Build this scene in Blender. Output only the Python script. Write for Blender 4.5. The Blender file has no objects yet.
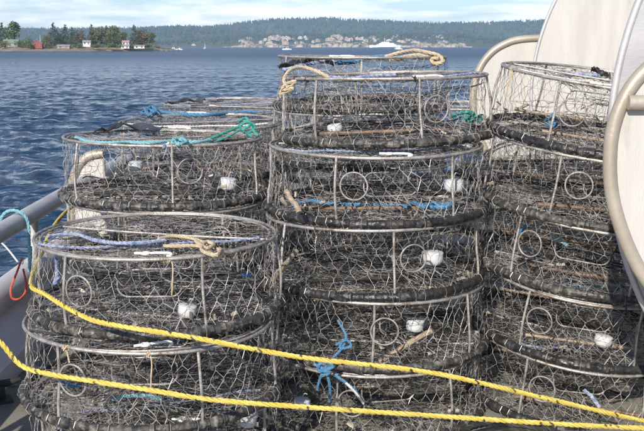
import bpy, math, random
import numpy as np
from mathutils import Vector, Matrix, Euler

rad = math.radians
S = bpy.context.scene
COL = S.collection

# ------------------------------------------------------------------ camera
F = 1000.0                       # focal length in photo pixels (photo 644 x 431)
PITCH = math.atan(169.0 / F)
CAM_Z = 1.82                     # eye height above the deck (deck z = 0)
SEA = -1.10                      # water level
cam = bpy.data.cameras.new('camera')
cam.sensor_width = 36.0
cam.lens = 36.0 * F / 644.0
cam.clip_start = 0.05
cam.clip_end = 30000
camo = bpy.data.objects.new('camera', cam)
camo.location = (0, 0, CAM_Z)
camo.rotation_euler = (math.pi / 2 - PITCH, 0, 0)
COL.objects.link(camo)
S.camera = camo

# ------------------------------------------------------------------ world + sun
SUN_EL, SUN_AZ = rad(30), rad(18)          # low sun behind the camera, a little to the left
W = bpy.data.worlds.new('World'); S.world = W; W.use_nodes = True
nt = W.node_tree; nt.nodes.clear()
def wn(t, **k):
    n = nt.nodes.new(t)
    for a, b in k.items(): setattr(n, a, b)
    return n
sky = wn('ShaderNodeTexSky', sky_type='NISHITA', sun_disc=False, sun_elevation=SUN_EL,
         sun_rotation=math.pi + SUN_AZ, altitude=0, air_density=1.0, dust_density=0.1, ozone_density=1.2)
bgs = wn('ShaderNodeBackground'); bgs.inputs[1].default_value = 0.095
tint = wn('ShaderNodeMix', data_type='RGBA', blend_type='MULTIPLY'); tint.inputs[0].default_value = 1.0
tint.inputs[7].default_value = (0.74, 0.88, 1.16, 1); nt.links.new(sky.outputs[0], tint.inputs[6])
nt.links.new(tint.outputs[2], bgs.inputs[0])
tc = wn('ShaderNodeTexCoord')
sep = wn('ShaderNodeSeparateXYZ'); nt.links.new(tc.outputs['Generated'], sep.inputs[0])
# project the view direction on a flat cloud layer
mz = wn('ShaderNodeMath', operation='MAXIMUM'); nt.links.new(sep.outputs[2], mz.inputs[0]); mz.inputs[1].default_value = 0.0
az = wn('ShaderNodeMath', operation='ADD'); nt.links.new(mz.outputs[0], az.inputs[0]); az.inputs[1].default_value = 0.12
dx = wn('ShaderNodeMath', operation='DIVIDE'); nt.links.new(sep.outputs[0], dx.inputs[0]); nt.links.new(az.outputs[0], dx.inputs[1])
dy = wn('ShaderNodeMath', operation='DIVIDE'); nt.links.new(sep.outputs[1], dy.inputs[0]); nt.links.new(az.outputs[0], dy.inputs[1])
cmb = wn('ShaderNodeCombineXYZ'); nt.links.new(dx.outputs[0], cmb.inputs[0]); nt.links.new(dy.outputs[0], cmb.inputs[1])
n1 = wn('ShaderNodeTexNoise'); n1.inputs['Scale'].default_value = 1.15; n1.inputs['Detail'].default_value = 8; n1.inputs['Roughness'].default_value = 0.55
mp = wn('ShaderNodeMapping'); mp.inputs['Location'].default_value = (3.7, 1.9, 0.4)
nt.links.new(cmb.outputs[0], mp.inputs[0]); nt.links.new(mp.outputs[0], n1.inputs[0])
cr = wn('ShaderNodeValToRGB'); cr.color_ramp.elements[0].position = 0.39; cr.color_ramp.elements[1].position = 0.55
nt.links.new(n1.outputs[0], cr.inputs[0])
# more cloud near the horizon, broken overhead
hz = wn('ShaderNodeMapRange'); nt.links.new(sep.outputs[2], hz.inputs[0])
hz.inputs[1].default_value = 0.0; hz.inputs[2].default_value = 0.22; hz.inputs[3].default_value = 1.0; hz.inputs[4].default_value = 0.28
mul = wn('ShaderNodeMath', operation='MULTIPLY'); nt.links.new(cr.outputs[0], mul.inputs[0]); nt.links.new(hz.outputs[0], mul.inputs[1])
n2 = wn('ShaderNodeTexNoise'); n2.inputs['Scale'].default_value = 2.3; n2.inputs['Detail'].default_value = 6
nt.links.new(mp.outputs[0], n2.inputs[0])
cc = wn('ShaderNodeValToRGB')
cc.color_ramp.elements[0].position = 0.3; cc.color_ramp.elements[0].color = (0.78, 0.84, 0.90, 1)
cc.color_ramp.elements[1].position = 0.65; cc.color_ramp.elements[1].color = (1.0, 1.0, 0.99, 1)
nt.links.new(n2.outputs[0], cc.inputs[0])
bgc = wn('ShaderNodeBackground'); bgc.inputs[1].default_value = 1.34
nt.links.new(cc.outputs[0], bgc.inputs[0])
mixs = wn('ShaderNodeMixShader')
nt.links.new(mul.outputs[0], mixs.inputs[0]); nt.links.new(bgs.outputs[0], mixs.inputs[1]); nt.links.new(bgc.outputs[0], mixs.inputs[2])
wo = wn('ShaderNodeOutputWorld'); nt.links.new(mixs.outputs[0], wo.inputs[0])

sun = bpy.data.lights.new('sun', 'SUN'); sun.energy = 5.0; sun.angle = rad(0.55); sun.color = (1.0, 0.93, 0.83)
suno = bpy.data.objects.new('sun', sun); COL.objects.link(suno)
sd = Vector((-math.sin(SUN_AZ) * math.cos(SUN_EL), -math.cos(SUN_AZ) * math.cos(SUN_EL), math.sin(SUN_EL)))
suno.rotation_euler = sd.to_track_quat('Z', 'Y').to_euler()
suno.location = (-3, -8, 12)

S.view_settings.view_transform = 'Standard'
S.view_settings.look = 'None'
S.view_settings.exposure = 0.28
S.view_settings.gamma = 1.0
S.cycles.use_adaptive_sampling = True
S.cycles.adaptive_threshold = 0.018
S.cycles.max_bounces = 4
S.cycles.diffuse_bounces = 2
S.cycles.glossy_bounces = 3
S.cycles.volume_bounces = 0
S.cycles.transparent_max_bounces = 8

# ------------------------------------------------------------------ helpers
def at(px, py, d):
    """a point of the photo (pixels) at depth d metres along the boat"""
    v = (px - 322.0) / F; w = (215.5 - py) / F
    r = Vector((v, math.cos(PITCH) + w * math.sin(PITCH), -math.sin(PITCH) + w * math.cos(PITCH)))
    return Vector((0, 0, CAM_Z)) + r * (d / r.y)

class MB:
    def __init__(s): s.v = []; s.f = []; s.m = []; s.cur = 0
    def add(s, vs, fs):
        o = len(s.v); s.v += [tuple(p) for p in vs]
        for f in fs: s.f.append(tuple(i + o for i in f)); s.m.append(s.cur)
    def seg(s, a, b, r, n=3, r2=None):
        a = Vector(a); b = Vector(b); d = b - a
        if d.length < 1e-6: return
        d.normalize()
        u = d.cross(Vector((0, 0, 1)));
        if u.length < 1e-3: u = d.cross(Vector((1, 0, 0)))
        u.normalize(); w = d.cross(u); r2 = r if r2 is None else r2
        vs = []
        for p, q in ((a, r), (b, r2)):
            for k in range(n):
                t = 2 * math.pi * k / n
                vs.append(p + (u * math.cos(t) + w * math.sin(t)) * q)
        s.add(vs, [(k, (k + 1) % n, n + (k + 1) % n, n + k) for k in range(n)])
    def tube(s, pts, r, n=8, closed=False, cap=True):
        pts = [Vector(p) for p in pts]; L = len(pts)
        rs = r if hasattr(r, '__len__') else [r] * L
        vs = []; u = None
        for i in range(L):
            if closed: t = pts[(i + 1) % L] - pts[i - 1]
            else: t = pts[min(i + 1, L - 1)] - pts[max(i - 1, 0)]
            if t.length < 1e-9: t = Vector((0, 0, 1))
            t.normalize()
            if u is None:
                u = t.cross(Vector((0, 0, 1)))
                if u.length < 1e-2: u = t.cross(Vector((1, 0, 0)))
            u = (u - t * u.dot(t))
            if u.length < 1e-6: u = t.orthogonal()
            u.normalize(); w = t.cross(u)
            for k in range(n):
                a = 2 * math.pi * k / n
                vs.append(pts[i] + (u * math.cos(a) + w * math.sin(a)) * rs[i])
        fs = []
        for i in range(L if closed else L - 1):
            j = (i + 1) % L
            for k in range(n):
                fs.append((i * n + k, i * n + (k + 1) % n, j * n + (k + 1) % n, j * n + k))
        if not closed and cap:
            fs.append(tuple(range(n - 1, -1, -1))); fs.append(tuple((L - 1) * n + k for k in range(n)))
        s.add(vs, fs)
    def box(s, c, h, rot=None):
        c = Vector(c)
        vs = [Vector((x * h[0], y * h[1], z * h[2])) for x in (-1, 1) for y in (-1, 1) for z in (-1, 1)]
        if rot is not None: vs = [rot @ v for v in vs]
        s.add([c + v for v in vs], [(0, 1, 3, 2), (4, 6, 7, 5), (0, 4, 5, 1), (2, 3, 7, 6), (0, 2, 6, 4), (1, 5, 7, 3)])
    def prism(s, poly, y0, y1):
        """poly in (x,z), extruded along y"""
        n = len(poly)
        vs = [(x, y0, z) for x, z in poly] + [(x, y1, z) for x, z in poly]
        s.add(vs, [tuple(range(n)), tuple(range(2 * n - 1, n - 1, -1))] + [(i, n + i, n + (i + 1) % n, (i + 1) % n) for i in range(n)])
    def lathe(s, prof, n=20, c=(0, 0, 0), rot=None):
        vs = []; c = Vector(c)
        for r, z in prof:
            for k in range(n):
                a = 2 * math.pi * k / n
                p = Vector((r * math.cos(a), r * math.sin(a), z))
                if rot is not None: p = rot @ p
                vs.append(c + p)
        fs = []
        for i in range(len(prof) - 1):
            for k in range(n):
                fs.append((i * n + k, i * n + (k + 1) % n, (i + 1) * n + (k + 1) % n, (i + 1) * n + k))
        fs.append(tuple(range(n - 1, -1, -1))); fs.append(tuple((len(prof) - 1) * n + k for k in range(n)))
        s.add(vs, fs)
    def mesh(s, name, mats, smooth=True):
        me = bpy.data.meshes.new(name)
        me.from_pydata(s.v, [], s.f)
        mats = mats if isinstance(mats, (list, tuple)) else [mats]
        for m in mats: me.materials.append(m)
        if len(mats) > 1: me.polygons.foreach_set('material_index', s.m)
        if smooth:
            me.polygons.foreach_set('use_smooth', [True] * len(me.polygons))
            if hasattr(me, 'set_sharp_from_angle'): me.set_sharp_from_angle(angle=rad(42))
        me.update()
        return me
    def build(s, name, mats, parent=None, smooth=True):
        return link(name, s.mesh(name, mats, smooth), parent)

def link(name, me, parent=None):
    o = bpy.data.objects.new(name, me); COL.objects.link(o)
    if parent: o.parent = parent
    return o
def empty(name, loc=(0, 0, 0), rot=(0, 0, 0)):
    o = bpy.data.objects.new(name, None); o.empty_display_size = 0.1
    o.location = loc; o.rotation_euler = rot; COL.objects.link(o); return o
def tag(o, label=None, cat=None, group=None, kind=None):
    if label: o['label'] = label
    if cat: o['category'] = cat
    if group: o['group'] = group
    if kind: o['kind'] = kind
    return o
def smooth_path(pts, sub=8, closed=False):
    pts = [Vector(p) for p in pts]; n = len(pts); out = []
    for i in range(n if closed else n - 1):
        if closed: p0, p1, p2, p3 = pts[i - 1], pts[i], pts[(i + 1) % n], pts[(i + 2) % n]
        else: p0, p1, p2, p3 = pts[max(i - 1, 0)], pts[i], pts[i + 1], pts[min(i + 2, n - 1)]
        for k in range(sub):
            t = k / sub
            out.append(0.5 * ((2 * p1) + (p2 - p0) * t + (2 * p0 - 5 * p1 + 4 * p2 - p3) * t * t + (3 * p1 - p0 - 3 * p2 + p3) * t ** 3))
    if not closed: out.append(pts[-1])
    return out
def resample(pts, step):
    out = [pts[0].copy()]; acc = 0.0
    for a, b in zip(pts[:-1], pts[1:]):
        L = (b - a).length
        if L < 1e-9: continue
        while acc + L >= step:
            t = (step - acc) / L; a = a.lerp(b, t); out.append(a.copy()); L = (b - a).length; acc = 0.0
            if L < 1e-9: break
        acc += L
    return out

# ------------------------------------------------------------------ materials
def mat(name, c1, c2=None, rough=0.6, metal=0.0, scale=8.0, bump=0.0, bscale=40.0, detail=6, lo=0.35, hi=0.65,
        c3=None, c3scale=3.0, c3lo=0.55, c3hi=0.7, island=0.0, rvar=0.0, spec=0.5, stretch=None, trans=0.0):
    m = bpy.data.materials.new(name); m.use_nodes = True
    t = m.node_tree; b = t.nodes['Principled BSDF']
    b.inputs['Roughness'].default_value = rough; b.inputs['Metallic'].default_value = metal
    b.inputs['Specular IOR Level'].default_value = spec
    if trans: b.inputs['Subsurface Weight'].default_value = 0.0
    L = t.links.new
    tcn = t.nodes.new('ShaderNodeTexCoord'); src = tcn.outputs['Object']
    if stretch:
        mpn = t.nodes.new('ShaderNodeMapping'); mpn.inputs['Scale'].default_value = stretch; L(src, mpn.inputs[0]); src = mpn.outputs[0]
    # every object sees its own patch of the pattern
    oi = t.nodes.new('ShaderNodeObjectInfo'); ad = t.nodes.new('ShaderNodeVectorMath'); ad.operation = 'ADD'
    sc = t.nodes.new('ShaderNodeVectorMath'); sc.operation = 'SCALE'; sc.inputs['Scale'].default_value = 37.0
    cx = t.nodes.new('ShaderNodeCombineXYZ'); L(oi.outputs['Random'], cx.inputs[0]); L(oi.outputs['Random'], cx.inputs[2])
    L(cx.outputs[0], sc.inputs[0]); L(src, ad.inputs[0]); L(sc.outputs[0], ad.inputs[1]); src = ad.outputs[0]
    if c2 is None: c2 = c1
    n = t.nodes.new('ShaderNodeTexNoise'); n.inputs['Scale'].default_value = scale; n.inputs['Detail'].default_value = detail
    L(src, n.inputs[0])
    r = t.nodes.new('ShaderNodeValToRGB'); r.color_ramp.elements[0].position = lo; r.color_ramp.elements[1].position = hi
    r.color_ramp.elements[0].color = (*c1, 1); r.color_ramp.elements[1].color = (*c2, 1); L(n.outputs[0], r.inputs[0])
    col = r.outputs[0]
    if c3:
        n3 = t.nodes.new('ShaderNodeTexNoise'); n3.inputs['Scale'].default_value = c3scale; n3.inputs['Detail'].default_value = 9; n3.inputs['Roughness'].default_value = 0.65
        L(src, n3.inputs[0])
        r3 = t.nodes.new('ShaderNodeMapRange'); r3.inputs[1].default_value = c3lo; r3.inputs[2].default_value = c3hi; L(n3.outputs[0], r3.inputs[0])
        mx = t.nodes.new('ShaderNodeMix'); mx.data_type = 'RGBA'
        L(r3.outputs[0], mx.inputs[0]); L(col, mx.inputs[6]); mx.inputs[7].default_value = (*c3, 1); col = mx.outputs[2]
    if island:
        ge = t.nodes.new('ShaderNodeNewGeometry')
        mr = t.nodes.new('ShaderNodeMapRange'); L(ge.outputs['Random Per Island'], mr.inputs[0])
        mr.inputs[3].default_value = 1 - island; mr.inputs[4].default_value = 1 + island
        hs = t.nodes.new('ShaderNodeHueSaturation'); L(mr.outputs[0], hs.inputs['Value']); L(col, hs.inputs['Color']); col = hs.outputs[0]
    L(col, b.inputs['Base Color'])
    if rvar:
        mr2 = t.nodes.new('ShaderNodeMapRange'); L(n.outputs[0], mr2.inputs[0]); mr2.inputs[1].default_value = 0.3; mr2.inputs[2].default_value = 0.7
        mr2.inputs[3].default_value = max(0, rough - rvar); mr2.inputs[4].default_value = min(1, rough + rvar); L(mr2.outputs[0], b.inputs['Roughness'])
    if bump:
        nb = t.nodes.new('ShaderNodeTexNoise'); nb.inputs['Scale'].default_value = bscale; nb.inputs['Detail'].default_value = 5; L(src, nb.inputs[0])
        bp = t.nodes.new('ShaderNodeBump'); bp.inputs['Strength'].default_value = bump; bp.inputs['Distance'].default_value = 0.01
        L(nb.outputs[0], bp.inputs['Height']); L(bp.outputs[0], b.inputs['Normal'])
    return m

M = {}
M['bar'] = mat('steel_bar', (.27, .25, .23), (.46, .435, .405), .48, .4, 25, .3, 120, c3=(.13, .09, .065), c3scale=11, c3lo=.52, c3hi=.68)
M['wire'] = mat('net_wire', (.29, .272, .255), (.60, .57, .54), .45, .3, 9, c3=(.04, .036, .032), c3scale=8, c3lo=.47, c3hi=.62)
M['wire_dark'] = mat('fouled_shaded_net_wire', (.25, .235, .222), (.58, .55, .525), .45, .3, 7, c3=(.025, .024, .022), c3scale=6, c3lo=.46, c3hi=.58)  # near-black patches stand for growth and for shade inside the pots
M['rubber'] = mat('rubber_wrap', (.012, .012, .013), (.034, .033, .032), .40, 0, 22, .4, 70, c3=(.20, .185, .165), c3scale=26, c3lo=.60, c3hi=.74, rvar=.18)
M['rubber_worn'] = mat('worn_rubber_wrap', (.020, .0195, .019), (.055, .052, .048), .5, 0, 22, .4, 70, c3=(.24, .22, .19), c3scale=28, c3lo=.5, c3hi=.7, rvar=.15)
M['fouling'] = mat('fouling', (.035, .033, .030), (.10, .09, .075), .85, 0, 30, island=.7, c3=(.40, .36, .30), c3scale=16, c3lo=.62, c3hi=.68)
M['rust_bar'] = mat('rusty_bar', (.13, .085, .06), (.26, .185, .135), .85, 0, 14, .5, 60, c3=(.09, .05, .035), c3scale=9)
M['tan_bar'] = mat('tan_bar', (.26, .195, .135), (.42, .335, .25), .8, 0, 10, .4, 50, c3=(.20, .13, .08), c3scale=6, stretch=(1, 8, 8))
M['jar'] = mat('white_plastic', (.62, .63, .64), (.52, .53, .54), .35, 0, 12, c3=(.55, .53, .48), c3scale=10, c3lo=.6, c3hi=.75)
M['hook'] = mat('white_hook', (.80, .79, .76), (.68, .66, .62), .4, 0, 20)
def ropem(name, a, b): return mat(name, a, b, .8, 0, 60, .5, 300)
M['yellow'] = mat('yellow_rope', (.58, .44, .07), (.68, .54, .14), .65, 0, 30, .4, 300, c3=(.50, .40, .10), c3scale=6, c3lo=.55, c3hi=.75)
M['black'] = mat('black_strand', (.02, .02, .02), (.05, .05, .045), .7, 0, 30)
M['blue'] = ropem('blue_rope', (.05, .17, .31), (.11, .26, .41))
M['blue_white'] = ropem('blue_white_rope', (.12, .18, .36), (.42, .45, .52))
M['cyan'] = ropem('cyan_rope', (.14, .37, .43), (.28, .50, .54))
M['teal'] = ropem('teal_rope', (.03, .24, .20), (.08, .36, .30))
M['beige'] = ropem('beige_rope', (.46, .36, .23), (.58, .48, .34))
M['red'] = ropem('red_rope', (.55, .09, .05), (.68, .16, .09))
M['white_line'] = ropem('white_line', (.62, .60, .57), (.75, .73, .70))
M['dark_line'] = mat('dark_line', (.010, .010, .010), (.055, .053, .05), .8, 0, 12, island=.6)
M['rail'] = mat('galvanised_pipe', (.44, .43, .425), (.54, .53, .52), .5, .3, 6, .2, 60, c3=(.30, .28, .26), c3scale=5, c3lo=.55, c3hi=.75, rvar=.12)
M['gunwale'] = mat('grey_gunwale', (.50, .485, .49), (.60, .585, .59), .5, .1, 3, .2, 40, c3=(.22, .16, .13), c3scale=4, c3lo=.60, c3hi=.78)
M['bulwark'] = mat('bulwark_paint', (.72, .69, .72), (.80, .77, .79), .55, .1, 2.5, .15, 30, c3=(.30, .17, .13), c3scale=3, c3lo=.60, c3hi=.8)
M['deck'] = mat('deck_plate', (.19, .18, .15), (.27, .255, .215), .7, .1, 3.5, .35, 60, c3=(.12, .105, .085), c3scale=2.5)
M['hull'] = mat('hull_paint', (.30, .31, .32), (.36, .37, .38), .5, 0, 2)
M['white'] = mat('white_plate', (.475, .455, .42), (.545, .525, .495), .5, 0, 3.5, .2, 60, c3=(.27, .215, .16), c3scale=2.6, c3lo=.56, c3hi=.85, stretch=(3.0, 1, .55))
M['alu'] = mat('aluminium_flange', (.44, .43, .44), (.52, .51, .515), .5, .25, 2.2, .1, 40, c3=(.45, .43, .42), c3scale=3, stretch=(1, 1, 3))
M['tanpipe'] = mat('weathered_pipe', (.33, .285, .23), (.44, .39, .325), .45, .2, 5, .15, 60, c3=(.38, .29, .21), c3scale=4, c3lo=.55, c3hi=.8)
M['blackrub'] = mat('black_sheet', (.018, .018, .019), (.05, .05, .05), .5, 0, 8)
# ------------------------------------------------------------------ water
def build_water():
    rng = np.random.default_rng(4)
    th_d = np.linspace(rad(-40), rad(40), 560)
    th_o = np.linspace(rad(40), rad(320), 60)[1:-1]
    th = np.concatenate([th_d, th_o]); nth = len(th)
    r = np.concatenate([np.geomspace(3.0, 220.0, 640), np.geomspace(224, 5900, 60)])
    T, Rr = np.meshgrid(th, r)
    X = np.sin(T) * Rr; Y = np.cos(T) * Rr
    Z = np.zeros_like(X)
    for i in range(80):
        lam = 0.20 * (8.5 ** rng.random())
        a = rad(rng.normal(205, 30)); k = 2 * math.pi / lam
        amp = 0.0074 * lam ** 0.78 * rng.uniform(.5, 1.2)
        ph = rng.uniform(0, 6.28)
        p = k * (X * math.sin(a) + Y * math.cos(a)) + ph
        fade = np.clip(1.0 - (Rr * 0.0042 / lam - 0.25) / 0.4, 0, 1)
        Z += amp * fade * (np.sin(p) + 0.22 * np.cos(2 * p))
    Z += SEA
    co = np.stack([X, Y, Z], -1).reshape(-1, 3)
    nr = len(r)
    i = np.arange(nr - 1)[:, None]; j = np.arange(nth)[None, :]; j2 = (j + 1) % nth
    f = np.stack([i * nth + j, i * nth + j2, (i + 1) * nth + j2, (i + 1) * nth + j], -1).reshape(-1, 4)
    me = bpy.data.meshes.new('water')
    me.vertices.add(len(co)); me.vertices.foreach_set('co', co.ravel())
    me.loops.add(f.size); me.loops.foreach_set('vertex_index', f.ravel().astype(np.int32))
    me.polygons.add(len(f)); me.polygons.foreach_set('loop_start', np.arange(0, f.size, 4, dtype=np.int32))
    me.polygons.foreach_set('use_smooth', np.ones(len(f), bool))
    me.update(); me.validate()
    m = bpy.data.materials.new('sea_water'); m.use_nodes = True
    t = m.node_tree; b = t.nodes['Principled BSDF']; L = t.links.new
    b.inputs['Base Color'].default_value = (.010, .034, .072, 1); b.inputs['Roughness'].default_value = .10; b.inputs['IOR'].default_value = 1.33
    g = t.nodes.new('ShaderNodeNewGeometry')
    def noise(sx, sy, det, rot=8):
        mpn = t.nodes.new('ShaderNodeMapping'); mpn.inputs['Scale'].default_value = (sx, sy, 1); mpn.inputs['Rotation'].default_value = (0, 0, rad(rot))
        L(g.outputs['Position'], mpn.inputs[0])
        n = t.nodes.new('ShaderNodeTexNoise'); n.inputs['Scale'].default_value = 1; n.inputs['Detail'].default_value = det; n.inputs['Roughness'].default_value = .6
        L(mpn.outputs[0], n.inputs[0]); return n.outputs[0]
    ln = t.nodes.new('ShaderNodeVectorMath'); ln.operation = 'LENGTH'; L(g.outputs['Position'], ln.inputs[0])
    rr = t.nodes.new('ShaderNodeMapRange'); L(ln.outputs['Value'], rr.inputs[0]); rr.inputs[1].default_value = 25; rr.inputs[2].default_value = 300; rr.inputs[3].default_value = .11; rr.inputs[4].default_value = .36
    L(rr.outputs[0], b.inputs['Roughness'])
    nrm = None
    for (sx, sy, dist, st) in ((.035, .13, 2.0, .9), (.25, .6, .8, .9), (4.5, 9.0, .03, .7), (1.1, 2.4, .14, .8), (2.6, 5.0, .05, .7), (9, 15, .012, .5)):
        bp = t.nodes.new('ShaderNodeBump'); bp.inputs['Strength'].default_value = st; bp.inputs['Distance'].default_value = dist
        L(noise(sx, sy, 3), bp.inputs['Height'])
        if nrm: L(nrm, bp.inputs['Normal'])
        nrm = bp.outputs[0]
    L(nrm, b.inputs['Normal'])
    me.materials.append(m)
    o = link('water', me); tag(o, 'choppy dark blue sea water', None, kind='structure')
build_water()

# ------------------------------------------------------------------ far land
def prof(pts):
    xs = [p[0] for p in pts]; ys = [p[1] for p in pts]
    return lambda x: np.interp(x, xs, ys)
M['hill'] = mat('hill_ground', (.045, .060, .028), (.075, .085, .040), .95, 0, .01)
M['forest'] = mat('forest', (.022, .042, .018), (.045, .065, .026), .95, 0, .012, island=.45)
M['bluff'] = mat('clay_bluff', (.38, .30, .22), (.50, .41, .32), .95, 0, .05, c3=(.09, .09, .05), c3scale=.035, c3lo=.46, c3hi=.56)
M['shore'] = mat('shore_rock', (.16, .12, .085), (.27, .215, .15), .95, 0, .25)
M['meadow'] = mat('island_grass', (.09, .10, .035), (.17, .16, .07), .95, 0, .08)

def ridge(name, d0, d1, ppts, xl, xr, mt, label, seed, drow=10, rough=.06):
    """a long hill whose crest line follows the heights (photo pixel, metres)"""
    rng = np.random.default_rng(seed)
    fn = prof(ppts); nx = 170
    xs = np.linspace(xl, xr, nx); rows = drow
    ph = rng.uniform(0, 6.28, (8, 2)); fr = rng.uniform(.01, .09, (8,)) ; 
    V = []; 
    for j in range(rows + 1):
        t = j / rows; d = d0 + (d1 - d0) * t
        dm = (d0 + d1) / 2
        h = fn(xs) * np.sin(np.minimum(t * 1.25, 1) * math.pi / 2) ** .8 * (1 if t < .8 else 1 - (t - .8) * 3)
        wob = sum(np.sin(xs * fr[k] + ph[k, 0] + j * .7 * (k + 1) % 6) for k in range(8)) / 8
        h = h * (1 + rough * wob) if j else np.full(nx, -2.5)
        X = (xs - 322) / F * (d1 * .9 + d0 * .1)
        V.append(np.stack([X, np.full(nx, d) + 40 * np.sin(xs * .03 + seed), SEA + h], -1))
    V = np.array(V)
    mb = MB(); co = V.reshape(-1, 3)
    fs = [(j * nx + i, j * nx + i + 1, (j + 1) * nx + i + 1, (j + 1) * nx + i) for j in range(rows) for i in range(nx - 1)]
    mb.v = [tuple(c) for c in co]; mb.f = fs; mb.m = [0] * len(fs)
    o = mb.build(name, mt); tag(o, label, None, kind='structure')
    return V
def scatter_forest(name, V, n, hmin, hmax, label, seed, t0=.1, t1=.85, mask=None, conif=.75):
    rng = np.random.default_rng(seed)
    nr, nx, _ = V.shape; vs = []; fs = []
    cnt = 0
    while cnt < n:
        u = rng.uniform(0, nx - 1.001); w = rng.uniform(t0, t1) * (nr - 1) * .999
        i, j = int(u), int(w); a, b = u - i, w - j
        p = (V[j, i] * (1 - a) + V[j, i + 1] * a) * (1 - b) + (V[j + 1, i] * (1 - a) + V[j + 1, i + 1] * a) * b
        if mask is not None and not mask(u / (nx - 1), w / (nr - 1), rng): cnt += .2; continue
        cnt += 1
        h = rng.uniform(hmin, hmax); ph = rng.uniform(0, 6); o = len(vs); nn = 5
        if rng.random() < conif:
            R = h * rng.uniform(.2, .3)
            for k in range(nn):
                t = ph + 6.283 * k / nn; q = R * rng.uniform(.7, 1.2)
                vs.append((p[0] + q * math.cos(t), p[1] + q * math.sin(t), p[2] + h * .05 - 2))
            vs.append((p[0] + rng.normal(0, h * .03), p[1], p[2] + h))
            fs += [(o + k, o + (k + 1) % nn, o + nn) for k in range(nn)]
        else:
            R = h * rng.uniform(.32, .5); h *= .75
            for zz, rr in ((.12, .7), (.5, 1.), (.82, .65)):
                for k in range(nn):
                    t = ph + 6.283 * k / nn + zz; q = R * rr * rng.uniform(.75, 1.2)
                    vs.append((p[0] + q * math.cos(t), p[1] + q * math.sin(t), p[2] + h * zz))
            vs.append((p[0], p[1], p[2] + h))
            for lv in range(2):
                fs += [(o + lv * nn + k, o + lv * nn + (k + 1) % nn, o + (lv + 1) * nn + (k + 1) % nn, o + (lv + 1) * nn + k) for k in range(nn)]
            fs += [(o + 2 * nn + k, o + 2 * nn + (k + 1) % nn, o + 3 * nn) for k in range(nn)]
    mb = MB(); mb.v = vs; mb.f = fs; mb.m = [0] * len(fs)
    o = mb.build(name, M['forest'], smooth=False); tag(o, label, 'forest', kind='stuff')
# heights in metres; photo pixel along x
V1 = ridge('far_hill', 4500, 5200, [(-200, 70), (150, 82), (215, 90), (248, 112), (275, 126), (330, 128), (380, 116), (430, 108), (475, 112), (520, 116), (560, 118), (650, 112), (900, 90)], -200, 900, M['hill'], 'long wooded hill on the far shore', 1)
scatter_forest('far_forest', V1, 9000, 11, 24, 'dark conifer forest covering the long far hill', 2)
V2 = ridge('near_hill', 3900, 4400, [(-250, 60), (-50, 66), (60, 64), (120, 66), (165, 76), (185, 80), (205, 77), (225, 70), (245, 52), (262, 30), (280, 6), (290, -3), (900, -3)], -250, 300, M['hill'], 'wooded headland hill behind the island', 3)
scatter_forest('headland_forest', V2, 4500, 9, 20, 'green forest covering the headland hill behind the island', 4)
V3 = ridge('shore_terrace', 3300, 3800, [(-100, 4), (150, 10), (200, 22), (240, 34), (300, 40), (380, 44), (450, 40), (480, 26), (520, 22), (700, 20)], -100, 700, M['hill'], 'low wooded terrace above the far shore', 5)
def mk(u, w, rng): return w > .35 or rng.random() < .6
scatter_forest('terrace_forest', V3, 3600, 8, 17, 'mixed trees on the terrace above the far shore houses', 6, .12, .85, mk, .5)
# clay bluffs below the terrace
def bluff():
    mb = MB(); rng = random.Random(3); n = 150
    xs = [225 + i * (470 - 225) / n for i in range(n + 1)]
    hs = []
    for i, x in enumerate(xs):
        e = min(1, (x - 225) / 30, (470 - x) / 25)
        hs.append(max(1.5, (21 + 7 * math.sin(x * .06) + 5 * math.sin(x * .21 + 1) + rng.uniform(-3, 3)) * .55 * max(0, e)))
    rows = [[], [], [], []]
    for i, x in enumerate(xs):
        X = (x - 322) / F * 3290; jit = rng.uniform(-9, 9)
        rows[0].append((X, 3255 + jit * .3, SEA - 2)); rows[1].append((X, 3262 + jit, SEA + 2 + hs[i] * .3))
        rows[2].append((X, 3285 + jit, SEA + hs[i])); rows[3].append((X, 3420, SEA + hs[i] * 1.05))
    vs = sum(rows, []); w = n + 1
    mb.add(vs, [(j * w + i, j * w + i + 1, (j + 1) * w + i + 1, (j + 1) * w + i) for j in range(3) for i in range(n)])
    o = mb.build('clay_bluff', M['bluff'], smooth=False); tag(o, 'pale clay bluffs along the far shore', None, kind='structure')
bluff()

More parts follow.
